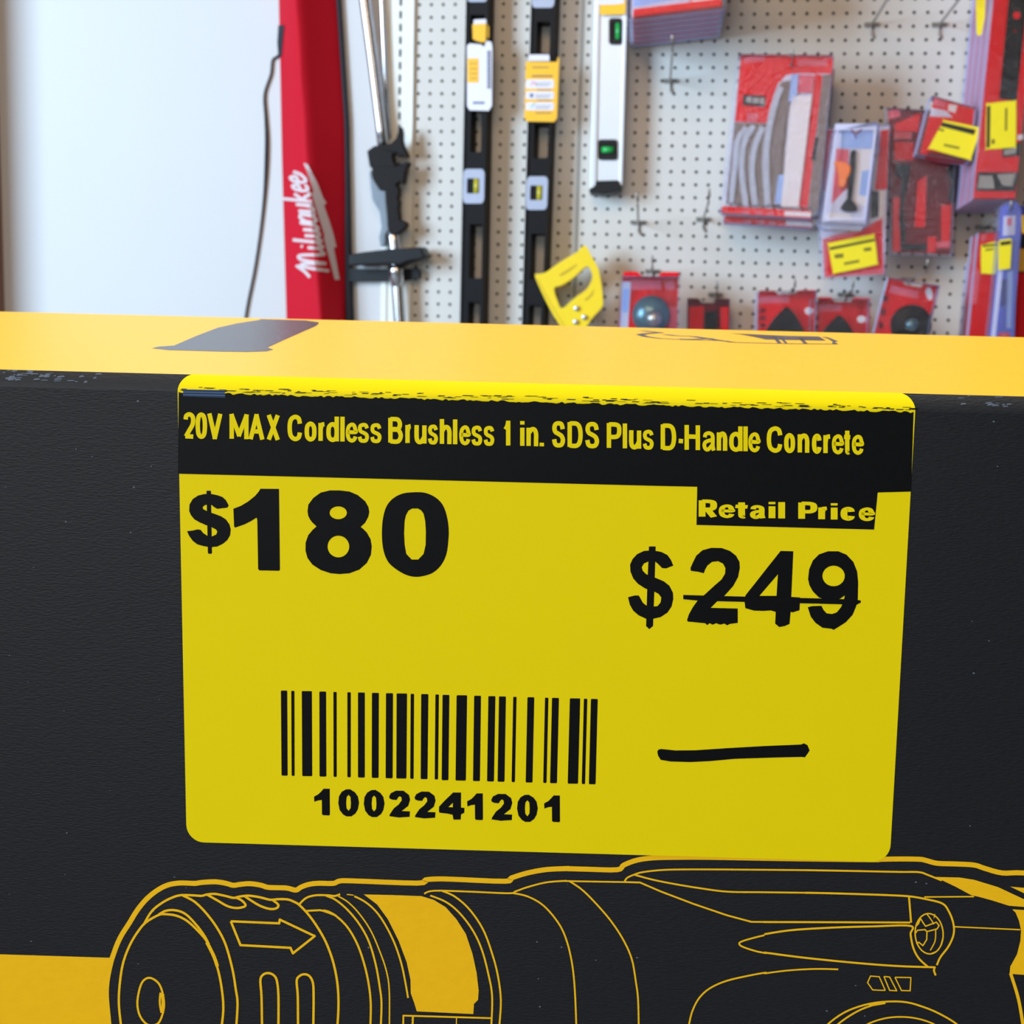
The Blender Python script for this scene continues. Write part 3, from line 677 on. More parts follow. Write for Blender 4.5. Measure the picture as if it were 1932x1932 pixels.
# slotted steel upright at the left end of the pegboard
xu0, xu1 = W(722, 300, .006).x, W(779, 300, .006).x
xs = W(752.5, 300, .006).x
ys0 = W(752, 28, .006).y
mb = MB()
def strip(x0, x1, y0, y1): mb.prism([[(x0, y0, .006), (x1, y0, .006), (x1, y1, .006), (x0, y1, .006)]], (0, 0, -.002), metal_cream)
strip(xu0, xs - .0026, VF, .37); strip(xs + .0026, xu1, VF, .37)
ks = range(-12, 30); last = VF
for k in reversed(ks):                            # webs between the slots
    yc = ys0 - k * P_
    strip(xs - .0026, xs + .0026, last, yc - .0075); last = yc + .0075
strip(xs - .0026, xs + .0026, last, .37)
mb.prism([[(xu1 - .004, VF, .0075), (xu1 - .0015, VF, .0075), (xu1 - .0015, .37, .0075), (xu1 - .004, .37, .0075)]], (0, 0, -.004), metal_cream)
mb.prism([[(xu0, VF, .009), (xu0 + .012, VF, .009), (xu0 + .012, .37, .009), (xu0, .37, .009)]], (0, 0, -.006), metal_cream)
t = Thing(WALL, 'slotted_upright', 'cream slotted steel upright at the left edge of the pegboard', 'upright', (xs, VF, .006))
t.part(mb, 'slotted_strip')
mb = MB(); quad(mb, (xs - .02, VF, -.006), (xs + .02, VF, -.006), (xs + .02, .37, -.006), (xs - .02, .37, -.006), slot_dark)  # dark colour stands for the shade inside the slots
t.part(mb, 'channel_back')
# white wall and the brown corner at the far left
xw0, xw1 = W(2, 300, 0).x, W(727, 300, 0).x
mb = MB(); mb.prism([[(xw0 - .3, VF, .004), (xw1, VF, .004), (xw1, 1.2, .004), (xw0 - .3, 1.2, .004)]], (0, 0, -.01), white_wall)
struct(WALL, 'wall_back', mb, ((xw0 + xw1) / 2, VF, 0))
mb = MB(); mb.prism([[(xw0 - .1, VF, .17), (xw0 - .04, VF, .17), (xw0 - .04, 1.2, .17), (xw0 - .1, 1.2, .17)]], (.042, 0, -.165), brown)  # brown edge is real; depth out of view set to shade the white wall
struct(WALL, 'wall_left', mb, (xw0 - .02, VF, 0))
mb = MB(); wbox(mb, -4, 4, -3, 5, -.05, 0, floor_m); o = mb.build('floor'); o['kind'] = 'structure'

# ---- tall red bag
def bx(y, tab):
    for (y0, x0), (y1, x1) in zip(tab, tab[1:]):
        if y <= y1 or (y1, x1) == tab[-1]: return x0 + (x1 - x0) * min(1, (y - y0) / (y1 - y0))
LE, RI, RE = [(-150, 523), (0, 526), (300, 532), (620, 541)], [(-150, 545), (0, 556), (300, 577), (620, 606)], [(-150, 632), (0, 637), (232, 652), (364, 654), (620, 655)]
def bagw(x, y):
    a, r, e = bx(y, LE), bx(y, RI), bx(y, RE)
    s = (x - a) / (e - a); k = (r - a) / (e - a)
    s = max(0, min(1, s))
    base = .012 + .074 * (s / k if s < k else 1 - ((s - k) / (1 - k)))
    d = abs(s - k)
    return base - .004 * math.exp(-(d / .07) ** 2) + (.004 * math.sin(math.pi * s / k) if s < k else 0)
rows = list(range(-150, 700, 25)) + [900, 1200, 1500, 1790]
mb = MB(); NC = 22; vs = []
for y in rows:
    a, e = bx(y, LE), bx(y, RE)
    for k in range(NC + 1):
        x = a + (e - a) * k / NC; vs.append(W(x, y, bagw(x, y)))
    vs.append(W(e, y, .006)); vs.append(W(a, y, .006))
M = NC + 3; fs = []
for r in range(len(rows) - 1):
    for k in range(M):
        q = (k + 1) % M
        fs.append((r * M + k, (r + 1) * M + k, (r + 1) * M + q, r * M + q))
fs.append(tuple(range(M))); fs.append(tuple(range((len(rows) - 1) * M, len(rows) * M))[::-1])
mb.add(vs, fs, red_cloth, True)
bb = W(595, 600, .04); bag = Thing(WALL, 'tool_bag', 'tall narrow red fabric tool bag with white script lettering, against the white wall', 'bag', (bb.x, VF, .04))
bag.part(mb, 'fabric_body')
mb = MB()
ed = [W(bx(y, RE) + 2 + max(0, (y - 450) / 60), y, .012) for y in rows]
mb.tube(ed, [.0055 + .0045 * max(0, min(1, (y - 300) / 300)) for y in rows], navy, 10); bag.part(mb, 'edge_binding')
def onbag(x, y, o=.0022): return W(x, y, bagw(x, y) + o)
lg = MB()
# script lettering: baseline runs up the bag, letters lean to the left
bo, be = Vector((728, 1700)), Vector((352, 200)); bd = (be - bo).normalized(); upv = Vector((-.992, -.10)); XH = 240
def lp(x, y): 
    p = bo + bd * x * XH + upv * y * XH * (1.0 if x < 3 else 1.0)
    return (530 + p.x / 8.05, 300 + p.y / 8.05)
strokes = [(0, [(0, -.02), (.05, 1.0), (.12, 1.75)]), (0, [(-.55, 1.35), (-.2, 1.6), (.15, 2.05)]), (0, [(.12, 1.75), (.3, 1.55), (.47, .05)]), (0, [(.47, .05), (.52, 1.2), (.6, 1.75)]), (0, [(.6, 1.75), (.85, 1.6), (1.02, .3), (1.12, .02), (1.3, .25)]),
  (1.42, [(0, 1), (.03, .2), (.16, 0), (.34, .3)]), (1.42, [(.02, 1.32), (.06, 1.42)]), (1.82, [(.02, 1.85), (.03, .3), (.15, 0), (.32, .3)]),
  (2.2, [(0, 1), (.06, .15), (.2, 0), (.36, .2), (.4, 1)]), (2.2, [(.4, 1), (.46, .15), (.6, 0), (.78, .3), (.82, 1), (.98, .9)]),
  (3.1, [(.5, .9), (.28, 1), (.05, .6), (.1, .1), (.28, 0), (.46, .3), (.5, .95), (.53, .12), (.68, .03)]),
  (3.82, [(0, 1), (.04, .2), (.17, 0), (.38, .2), (.42, 1), (.46, .15), (.62, .03)]),
  (4.52, [(0, 1.85), (.02, 0)]), (4.52, [(.42, 1), (.06, .48), (.28, .36), (.42, .02), (.6, .08)]),
  (5.15, [(.04, .5), (.38, .62), (.3, .98), (.1, .85), (.04, .35), (.2, .02), (.46, .15)]), (5.7, [(.04, .5), (.38, .62), (.3, .98), (.1, .85), (.04, .35), (.2, .02), (.55, .25), (.7, .7)])]
for x0, st in strokes:
    ribbon(lg, spline([lp(x0 + a, b) for a, b in st], False, 6), 5.6, onbag, white_ink)
bolt = zs([(345, 60), (405, 80), (560, 380), (640, 590), (692, 668), (652, 705), (735, 940), (800, 1150), (842, 1335), (800, 1350), (850, 1600), (890, 1830), (820, 1835), (760, 1600), (690, 1340), (655, 1200), (660, 1150), (600, 960), (520, 700), (470, 530), (495, 490), (420, 260)], (530, 300), 8.05)
ctr = [((bolt[i][0] + bolt[-1 - i][0]) / 2, (bolt[i][1] + bolt[-1 - i][1]) / 2) for i in range(11)]
def dense(p, n=5): return [(a[0] + (b[0] - a[0]) * k / n, a[1] + (b[1] - a[1]) * k / n) for a, b in zip(p, p[1:] + p[:1]) for k in range(n)]
lg.flat([[onbag(*q) for q in dense(bolt)]], white_ink)
bag.part(lg, 'lettering', label='white script lettering and lightning bolt')
mb = MB()
mb.prism([[onbag(x, y, .004) for x, y in [(525, 48), (536, 47), (533, 80), (531, 105), (525, 108), (523, 80)]]], (0, 0, -.003), navy)
sp_ = spline([(528, 98), (524, 106), (514, 114), (511, 140), (499, 178), (501, 220), (503, 270), (500, 350), (492, 430), (480, 510), (466, 580), (458, 640), (450, 720)], False, 4)
mb.tube([W(x, y, .0085) for x, y in sp_], [.0024 + .0017 * math.exp(-((y - 290) / 70) ** 2) for x, y in sp_], navy, 8)
bag.part(mb, 'hanging_strap')

# ---- silver pole with clamp
pb = W(756, 640, .05); pole = Thing(WALL, 'support_pole', 'silver pole with a black clamp grip, standing between red bag and pegboard', 'pole', (pb.x, VF, .05))
mb = MB(); mb.tube([W(x, y, .028) for x, y in [(667, -150), (688, 0), (704, 120), (719, 240), (725, 300)]], .0118, chrome, 20); pole.part(mb, 'upper_tube')
mb = MB(); mb.tube([W(x, y, .0155) for x, y in [(716, -150), (721, 0), (727, 140), (733, 260)]], .0058, chrome, 16); pole.part(mb, 'thin_rod')
mb = MB(); mb.tube([W(x, y, .035) for x, y in [(738, 420), (744, 460), (748, 510), (755, 620), (764, 760), (800, 1700)]], .0125, chrome, 20)
mb.tube([W(x, y, .035) for x, y in [(747, 500), (748, 512), (750, 540)]], [.0165, .0165, .014], chrome, 20); pole.part(mb, 'lower_tube')
Zk, Zm = ((640, 230), 10.733), ((640, 400), 9.2)
cl_ = zs([(560, 590), (700, 490), (820, 470), (1040, 440), (1150, 330), (1190, 200), (1190, 100), (1240, 100), (1265, 220), (1260, 350), (1290, 480), (1380, 690), (1350, 725), (1300, 690), (1200, 700), (1150, 630), (1070, 660), (1090, 800), (1140, 890), (1220, 860), (1370, 810), (1430, 830), (1360, 920), (1320, 1060), (1300, 1240), (1270, 1260), (1220, 1200), (1140, 1270), (1200, 1360), (1200, 1490), (1170, 1540), (1205, 1620), (1190, 1780), (1210, 1900)], *Zk) + zs([(1040, 130), (1140, 170), (1180, 230), (1080, 330), (1000, 390), (900, 395), (850, 340), (840, 250), (830, 60)], *Zm) + zs([(980, 1800), (940, 1640), (930, 1380), (840, 1390), (700, 1200), (660, 950), (610, 900)], *Zk)
mb = MB(); mb.prism([Wl(cl_, .05)], (0, 0, -.02), dark_plastic); pole.part(mb, 'clamp_grip', bevel=.005)
lv = zs([(640, 960), (690, 1150), (830, 1380), (940, 1390), (960, 1700), (980, 1932)], *Zk) + zs([(850, 300), (800, 400), (790, 600), (710, 600), (680, 430), (720, 260), (700, 60)], *Zm) + zs([(800, 1800), (660, 1570), (620, 1250), (605, 1040)], *Zk)
mb = MB(); mb.prism([Wl(lv, .046)], (0, 0, -.022), grey_plastic); pole.part(mb, 'release_lever', bevel=.003)
mb = MB(); mb.prism([Wl(zs([(165, 735), (450, 690), (880, 640), (1400, 610), (1440, 640), (1460, 720), (1530, 750), (1460, 800), (1430, 822), (1200, 860), (1050, 920), (850, 908), (165, 940)], *Zm), .062)], (0, 0, -.045), black_rubber); pole.part(mb, 'foot_plate', bevel=.006)
mb = MB(); mb.prism([Wl(zs([(170, 975), (500, 990), (850, 990), (1130, 985), (1330, 978), (1390, 1050), (1380, 1150), (1110, 1200), (700, 1205), (170, 1205)], *Zm), .022)], (0, 0, -.016), black_rubber); pole.part(mb, 'foot_plate', bevel=.005)

# ---- the two long black levels
def ex(tab, y):
    (x0, x1) = tab
    return x0 + (x1 - x0) * y / 610
def box_level(label, lt, rt, wins, vials, tag):
    w = .05; back = Vector((.007, 0, 0)) - OUT * .042; fr = -OUT * .0
    f = lambda x, y: W(x, y, w)
    Y0, Y1 = -140, 860
    t = Thing(WALL, 'spirit_level', label, 'level', f((lt[1] + rt[1]) / 2, Y1), 'black box beam levels on the pegboard')
    mb = MB()
    X = lambda s, y: f(ex(lt, y) + (ex(rt, y) - ex(lt, y)) * s, y)
    holes = []
    for y0, y1, s0, s1 in wins: holes.append([X(s0, y0), X(s1, y0), X(s1, y1), X(s0, y1)])
    mb.prism([[X(0, Y0), X(1, Y0), X(1, Y1), X(0, Y1)]] + holes, back, level_black)
    t.part(mb, 'beam')
    mb = MB()
    for s0, s1 in ((.0, .09), (.91, 1)):
        mb.prism([[X(s0, Y0) + Vector((0, 0, .002)), X(s1, Y0) + Vector((0, 0, .002)), X(s1, Y1) + Vector((0, 0, .002)), X(s0, Y1) + Vector((0, 0, .002))]], (0, 0, -.003), level_black)
    t.part(mb, 'edge_rail')
    for y0, y1 in vials:
        g = lambda s, q, o=.003: X(s, y0 + (y1 - y0) * q) + Vector((0, 0, o))
        mb = MB(); out = [g(*q) for q in rrect(.03, 0, .97, 1, .16)]
        mb.prism([out, [g(*q) for q in rrect(.2, .27, .75, .71, .05)]], (0, 0, -.006), vial_grey)
        v = t.part(mb, 'vial_frame')
        mb = MB(); mb.prism([[g(*q, -.001) for q in rect(.19, .26, .76, .72)]], (0, 0, -.004), level_black)
        mb.tube([g(.6, .28, -.002), g(.6, .7, -.002)], .006, vial_yellow, 12); t.part(mb, 'vial_tube', v)
    tag(t)
    return t
def tag1(t):
    w = .058
    mb = MB(); mb.prism([Wl([(881, 86), (886, 82), (908, 84), (913, 89), (918, 77), (927, 79), (929, 90), (928, 200), (922, 209), (886, 208), (881, 200)], w)], (0, 0, -.0012), tag_white)
    for pts, m_ in ((rect(882, 110, 903, 156), tag_yellow), (rect(892, 192, 914, 196), ink_blue), (rect(919, 95, 926, 168), ink_grey)): mb.flat([Wl(pts, w + .0006)], m_)
    for y in range(98, 168, 7): mb.flat([Wl(rect(919, y, 926, y + 3.5), w + .0009)], ink_blue)
    for y in (119, 129, 138, 147): mb.flat([Wl(rect(886, y, 900, y + 1.4), w + .0009)], brown)
    t.part(mb, 'paper_tag', label='white paper tag with an orange block')
    mb = MB(); mb.prism([Wl([(891, 46), (918, 44), (922, 50), (922, 70), (914, 80), (905, 79), (892, 74)], w - .006)], (0, 0, -.006), tag_yellow)
    mb.prism([Wl([(894, 37), (917, 36), (919, 45), (893, 46)], w - .006)], (0, 0, -.006), tag_white)
    t.part(mb, 'tag_loop', label='orange loop of the tag through the window')
box_level('black box level with the white paper tag, left one of the long pair', (880, 868), (922, 911), [(28, 79, .2, .82), (205, 287, .3, .78), (423, 525, .35, .9), (570, 640, .35, .85), (700, 800, .3, .8)], [(-66, 4), (319, 384)], tag1)
def tag2(t):
    w = .060
    mb = MB(); mb.prism([Wl([(992, 116), (1050, 117), (1053, 107), (1055, 110), (1051, 222), (1046, 230), (994, 229), (989, 222)], w)], (0, 0, -.0012), tag_yellow)
    for y0, y1 in ((150, 167), (172.5, 187), (193, 208)):
        mb.flat([Wl(rrect(992, y0, 1045, y1, 3), w + .0006)], tag_white); mb.flat([Wl(rect(1010, y0 + 6, 1040, y0 + 8), w + .0009)], ink_grey); mb.flat([Wl(rect(1010, y0 + 10, 1036, y0 + 12), w + .0009)], ink_grey)
    ribbon(mb, [(1002, 161), (1006, 154), (1012, 160)], 1.6, lambda x, y: W(x, y, w + .0009), pk_pink)
    mb.flat([Wl(ell(1003, 180, 3.5, 4), w + .0009)], ink_blue)
    ribbon(mb, [(1002, 203), (1006, 198), (1010, 194)], 1.6, lambda x, y: W(x, y, w + .0009), vial_green)
    for a in ((1004, 126, 1036, 128), (1003, 142, 1043, 145), (1013, 168.8, 1040, 170.4), (1013, 189, 1040, 190.6), (1010, 212, 1040, 214)): mb.flat([Wl(rect(*a), w + .0006)], brown)
    mb.prism([Wl([(999, 103), (1036, 103), (1037, 115), (997, 115)], w - .003)], (0, 0, -.002), tag_white)
    t.part(mb, 'paper_tag', label='yellow paper tag with three white panels')
box_level('black box level with the yellow paper tag, right one of the long pair', (1002.5, 985), (1048, 1026), [(41, 101, .26, .82), (234, 298, .28, .9), (441, 527, .3, .92), (576, 650, .3, .85), (700, 800, .3, .8)], [(-52, 15), (333, 396)], tag2)

# ---- short aluminium level
AL = lambda x, y, o=0.0: W(x, y, .05 + o)
al = Thing(WALL, 'spirit_level', 'silver aluminium level with two green vials and a black end cap', 'level', AL(1143, 366))
mb = MB()
mb.prism([[AL(1134, -140), AL(1187, -140), AL(1172, 342), AL(1124, 342)]], -OUT * .03, alu)
mb.prism([[AL(1126, -140, .004), AL(1134, -140, .004), AL(1124, 352, .004), AL(1113, 356, .004)]], -OUT * .04, alu)
mb.prism([[AL(1180, -140, .003), AL(1188, -140, .003), AL(1174, 349, .003), AL(1168, 349, .003)]], -OUT * .036, alu)
al.part(mb, 'aluminium_rail', bevel=.001)
mb = MB(); mb.prism([[AL(*q, .007) for q in [(1124, 341), (1166, 340), (1173, 354), (1172, 358), (1162, 362), (1140, 366), (1113, 364), (1111, 358), (1122, 350)]]], -OUT * .045, black_rubber); al.part(mb, 'end_cap', bevel=.002)
def vial(x0, y0, x1, y1, gx0, gy0, gx1, gy1, horizontal):
    mb = MB(); mb.prism([[AL(*q, .0035) for q in rrect(x0, y0, x1, y1, 6)], [AL(*q, .0035) for q in rrect(x0 + 5, y0 + 8, x1 - 4, y1 - 8, 3)]], (0, 0, -.005), black_rubber)
    v = al.part(mb, 'vial_frame')
    mb = MB(); mb.prism([[AL(*q, .001) for q in rect(x0 + 4, y0 + 7, x1 - 3, y1 - 7)]], (0, 0, -.0005), pk_black)
    if horizontal: mb.tube([AL(gx0, (gy0 + gy1) / 2, .002), AL(gx1, (gy0 + gy1) / 2, .002)], (gy1 - gy0) * .0005, vial_green, 12)
    else: mb.tube([AL((gx0 + gx1) / 2, gy0, .002), AL((gx0 + gx1) / 2, gy1, .002)], (gx1 - gx0) * .0005, vial_green, 12)
    al.part(mb, 'vial_tube', v)
vial(1148.5, 34, 1174, 84, 1161, 44, 1171, 74, False); vial(1128, 263, 1165, 302, 1136, 276, 1158, 289, True)
mb = MB(); mb.prism([[AL(*q, .009) for q in [(1127, -100), (1183, -100), (1180, 27), (1132, 28)]]], (0, 0, -.0012), tag_yellow)
mb.flat([[AL(*q, .0096) for q in [(1127, -60), (1179, -60), (1177, 6), (1160, 8), (1128, 9)]]], tag_white); al.part(mb, 'paper_tag', label='yellow and white paper tag')

# ---- hand saw with yellow handle
Zs = ((990, 440), 10.17)
so = zs(spline([(200, 800), (205, 780), (300, 775), (420, 740), (600, 610), (800, 480), (1000, 360), (1090, 270), (1130, 240), (1190, 260), (1280, 430), (1400, 650), (1432, 760), (1480, 1050), (1500, 1300), (1480, 1420), (1300, 1620), (1170, 1810), (1040, 1960), (900, 2010), (780, 1930), (690, 1790), (560, 1590), (430, 1350), (310, 1100), (215, 880)], True, 3), *Zs)
sh = zs(spline([(560, 1060), (700, 1000), (850, 910), (1000, 790), (1140, 660), (1225, 640), (1270, 720), (1300, 830), (1260, 950), (1180, 1080), (1000, 1210), (880, 1310), (760, 1420), (690, 1430), (640, 1330)], True, 3), *Zs)
sb = W(1090, 640, .056); saw = Thing(WALL, 'hand_saw', 'hand saw with a yellow plastic handle hanging right of the black levels', 'saw', (sb.x, sb.y - .2, .056))
mb = MB(); mb.prism([Wl(so, .086), Wl(sh, .086)], -OUT * .03, saw_yellow); saw.part(mb, 'handle', bevel=.0045)
mb = MB()
mb.flat([Wl(zs([(655, 815), (700, 770), (850, 680), (1000, 590), (1010, 605), (900, 700), (760, 790), (690, 825)], *Zs), .0865)], saw_groove)
mb.flat([Wl(zs([(1130, 1290), (1260, 1180), (1340, 1060), (1300, 1190), (1190, 1290)], *Zs), .0865)], saw_groove)
ribbon(mb, zs([(250, 880), (420, 1220), (620, 1560), (760, 1780)], *Zs), 1.2, lambda x, y: W(x, y, .0865), saw_groove)
saw.part(mb, 'grip_groove')
for x, y in ((1000, 1440), (1150, 1610), (985, 1700)):
    p = W(990 + x / 10.17, 440 + y / 10.17, .085); mb = MB(); mb.tube([p, p + Vector((0, 0, .006)), p + Vector((0, 0, .007))], [.0052, .0052, .004], steel, 16); saw.part(mb, 'handle_bolt')
mb = MB(); mb.prism([Wl([(1062, 612), (1103, 600), (1118, 622), (1210, 800), (1160, 830)], .072)], (0, 0, -.0012), steel); saw.part(mb, 'blade')
# ---- peg hooks
def peg_hook(px, py, label, length=.30, group='bare wire hooks on the pegboard', at=None):
    p = at or W(px, py, 0); t = Thing(WALL, 'peg_hook', label, 'hook', (p.x, p.y - .024, .003), group)
    mb = MB()
    mb.prism([[(p.x - .014, p.y - .004, .005), (p.x + .014, p.y - .004, .005), (p.x + .014, p.y + .004, .005), (p.x - .014, p.y + .004, .005)]], (0, 0, -.004), plate_grey)
    t.part(mb, 'back_plate')
    mb = MB()
    a = p + Vector((0, 0, .004)); tip = a + OUT * length
    mb.tube([a, a + OUT * length * .9, tip + Vector((0, .008, 0)), tip + Vector((0, .02, .01))], .0024, zinc, 8)
    mb.tube([a + Vector((0, .002, 0)), a + Vector((-.001, -.012, 0)), a + Vector((.001, -.018, 0)), a + Vector((.007, -.025, -.004))], .0022, zinc, 8)
    t.part(mb, 'wire_arm')
    return t
peg_hook(1265, 153, 'bare wire peg hook under the stack of clear packs at the top')
peg_hook(1645, 47, 'left one of two bare wire hooks at upper right of the pegboard')
peg_hook(1772, 47, 'bare wire hook at upper right, next to the long red packs')
peg_hook(1205, 420, 'bare wire hook just below the silver aluminium level')
peg_hook(1327, 414, 'bare wire hook left of the bottom of the saw blade pack')
peg_hook(1231, 512, 'wire hook holding the hole saw pack', .12, 'wire hooks holding the bottom row of packs')
peg_hook(1350, 556, 'wire hook holding the small dark red pack', .08, 'wire hooks holding the bottom row of packs')
peg_hook(1488, 556, 'wire hook holding the left sanding pad pack', .13, 'wire hooks holding the bottom row of packs')
peg_hook(1594, 556, 'wire hook holding the right sanding pad pack', .12, 'wire hooks holding the bottom row of packs')
peg_hook(1712, 528, 'wire hook holding the tilted grinding disc pack', .22, 'wire hooks holding the bottom row of packs')
peg_hook(1481, 150, 'wire hook through the top of the big saw blade pack', .16, 'wire hooks holding the packs above')

q_ = W(1906, 402, .232) - OUT * .234
peg_hook(0, 0, 'wire hook behind the top of the blue pack', .234, 'wire hooks holding the packs above', Vector((q_.x, q_.y, 0)))
# ---- packs
class Pack:
    def __init__(s, name, label, cat, w, basepx, group=None):
        s.w = w; s.t = Thing(WALL, name, label, cat, W(*basepx, w), group)
    def slab(s, mb, pts, m_, o=0.0, d=.001): mb.prism([Wl(pts, s.w + o)], -OUT * d, m_, shell_edge if m_ == shell else None)
    def ink(s, mb, pts, m_, o): mb.flat([Wl(pts, s.w + o)], m_)
    def line(s, mb, pts, w, m_, o): ribbon(mb, pts, w, lambda x, y: W(x, y, s.w + o), m_)
def OW(d): return WALL.m.to_3x3() @ (OUT * d)
# stack of clear packs at the top
p = Pack('blister_pack', 'front pack of the stack of clear packs at the top of the pegboard', 'pack', .26, (1276, 26), 'clear packs stacked on the top hook')
mb = MB(); p.slab(mb, [(1192, -110), (1372, -120), (1361, 10), (1191, 31)], pk_pale, -.012, .002)
p.ink(mb, [(1195, -100), (1300, -106), (1300, -6), (1195, 14)], pk_ltblue, -.0115)  # light blue area paints a reflection on the pack front
p.ink(mb, [(1191, 16), (1300, 0), (1300, 17), (1191, 31)], pk_pale, -.0113); p.ink(mb, [(1302, -100), (1368, -106), (1362, -2), (1302, 12)], pk_pink, -.0115); p.ink(mb, [(1306, -2), (1360, -9), (1360, 7), (1306, 14)], pk_white, -.0112)
card0 = p.t.part(mb, 'printed_card')
mb = MB(); p.slab(mb, [(1187, -112), (1378, -122), (1370, 12), (1365, 15), (1192, 36), (1186, 32)], shell, 0, .036); p.t.part(mb, 'plastic_shell')
mb = MB(); p.slab(mb, [(1196, 17), (1360, -3), (1362, 10), (1194, 31)], pk_red, -.003, .03); p.t.part(mb, 'red_insert')
for k in range(1, 6):
    c = copy_thing(p.t.o, OW(-.041 * k), 'pack behind the front one in the stack of clear packs at the top')
# big saw blade pack
def blade_pack(label, detail=True):
    p = Pack('saw_blade_pack', label, 'pack', .14, (1447, 411), 'saw blade packs on one hook')
    Z = ((1340, 80), 4.2); z = lambda pts: zs(pts, *Z)
    mb = MB(); p.slab(mb, z([(245, 95), (965, 108), (800, 1300), (105, 1260)]), pk_pale, -.012, .001)
    p.ink(mb, z([(245, 95), (975, 110), (960, 250), (700, 245), (600, 260), (535, 330), (495, 440), (480, 520), (455, 640), (195, 628), (215, 420)]), pk_red, -.0115)
    p.ink(mb, z([(195, 632), (455, 642), (500, 440), (560, 310), (640, 300), (560, 1300), (125, 1275)]), blade_brown, -.0115)
    p.ink(mb, z([(262, 412), (440, 425), (435, 512), (255, 498)]), pk_black, -.011)
    for a in ((285, 430, 330, 478), (340, 436, 385, 484), (392, 440, 430, 488)): p.ink(mb, z(rect(*a)), ink_grey, -.0106)
    p.ink(mb, z(rrect(290, 560, 378, 630, 20)), pk_pink, -.011)
    p.ink(mb, z([(260, 115), (440, 105), (430, 150), (260, 165)]), pk_pink, -.011); p.ink(mb, z([(690, 140), (930, 145), (925, 185), (690, 185)]), pk_pink, -.011)
    p.ink(mb, z([(830, 250), (890, 262), (772, 1310), (700, 1305)]), pk_red, -.011); p.ink(mb, z([(890, 260), (962, 250), (852, 1330), (778, 1310)]), blade_brown, -.011)
    p.ink(mb, z([(830, 745), (860, 750), (835, 945), (800, 935)]), pk_black, -.0105)
    p.t.part(mb, 'printed_card')
    for q, m_, wd in (([(285, 670), (215, 790), (195, 1000), (165, 1270)], blade_grey, 10), ([(345, 660), (270, 790), (248, 1000), (282, 1290)], blade_grey, 11), ([(420, 670), (360, 800), (330, 1000), (355, 1290)], blade_grey, 11), ([(560, 350), (490, 560), (440, 900), (455, 1290)], blade_grey, 12), ([(620, 360), (570, 600), (530, 900), (500, 1290)], blade_brown, 15)):
        mb = MB(); p.line(mb, spline(z(q), False, 5), wd, m_, -.008); p.t.part(mb, 'saw_blade')
    mb = MB(); p.slab(mb, z([(650, 420), (805, 425), (700, 1305), (560, 1300)]), pk_white, -.006, .001)
    p.ink(mb, z([(645, 250), (700, 250), (680, 465), (620, 470)]), pk_ltblue, -.006); p.ink(mb, z([(540, 1050), (585, 1050), (560, 1285), (510, 1280)]), pk_ltblue, -.006)
    p.ink(mb, z([(700, 255), (830, 260), (800, 400), (690, 400)]), pk_pink, -.008)
    p.t.part(mb, 'blade_sleeve')
    mb = MB(); p.slab(mb, z([(95, 1296), (805, 1335), (798, 1395), (92, 1350)]), pk_red, .001, .03); p.ink(mb, z([(590, 1335), (800, 1348), (796, 1385), (585, 1372)]), pk_white, .0014)
    for x in (250, 360, 450): p.ink(mb, z(rrect(x, 1332 + (x - 250) * .04, x + 55, 1362 + (x - 250) * .04, 10)), pk_pink, .0014)
    p.t.part(mb, 'bottom_strip', label='red strip along the bottom of the pack')
    mb = MB(); mb.prism([Wl(z([(225, 110), (250, 92), (960, 100), (980, 120), (860, 1360), (800, 1395), (95, 1350), (85, 1330)]), p.w + .003)], -OUT * .05, shell, shell_edge); p.t.part(mb, 'plastic_shell')
    return p
bp = blade_pack('front saw blade pack, big clear pack with curved grey blades')
c = copy_thing(bp.t.o, OW(-.055) + WALL.m.to_3x3() @ Vector((.008, -.012, 0)), 'saw blade pack mostly hidden behind the front saw blade pack')
# red pack with the yellow price sticker, behind the pale one
Z4p = ((1340, 80), 4.2); z4 = lambda pts: zs(pts, *Z4p)
def price(p, pts, band, marks, o, parent=None):
    mb = MB(); p.slab(mb, pts, price_yellow, o, .0004); p.ink(mb, band, price_black, o + .0004)
    for a in marks: p.ink(mb, a, ink_dark, o + .0004)
    return p.t.part(mb, 'price_sticker', parent, label='yellow price sticker')
ink_dark = mat('worn_print', (120, 112, 20), rough=.6, var=.3, scale=500)
p = Pack('tool_pack', 'red hanging pack with a yellow price sticker at its foot, behind the pale clamshell', 'pack', .10, (1610, 520))
mb = MB(); p.slab(mb, z4([(905, 680), (1420, 655), (1375, 1835), (905, 1865), (870, 1500)]), pk_pale, -.004, .001)
p.ink(mb, z4([(910, 690), (975, 690), (960, 1180), (890, 1180)]), pk_pink, -.0035)
p.ink(mb, z4([(1350, 700), (1415, 690), (1400, 1165), (1305, 1170)]), pk_red, -.0035)
p.ink(mb, z4([(1280, 1175), (1338, 1180), (1335, 1380), (1270, 1400)]), pk_black, -.0035); p.ink(mb, z4([(1342, 1175), (1382, 1175), (1372, 1390), (1336, 1390)]), pk_white, -.0035)
p.ink(mb, z4([(890, 1560), (1000, 1520), (1200, 1480), (1365, 1385), (1375, 1835), (905, 1862)]), pk_pink, -.0035)
p.ink(mb, z4([(930, 1580), (1200, 1500), (1355, 1400), (1365, 1790), (920, 1850)]), pk_red, -.003)
p.t.part(mb, 'printed_card')
mb = MB(); p.slab(mb, z4([(900, 672), (1425, 648), (1380, 1842), (898, 1872), (862, 1500)]), shell, .003, .02); p.t.part(mb, 'plastic_shell')
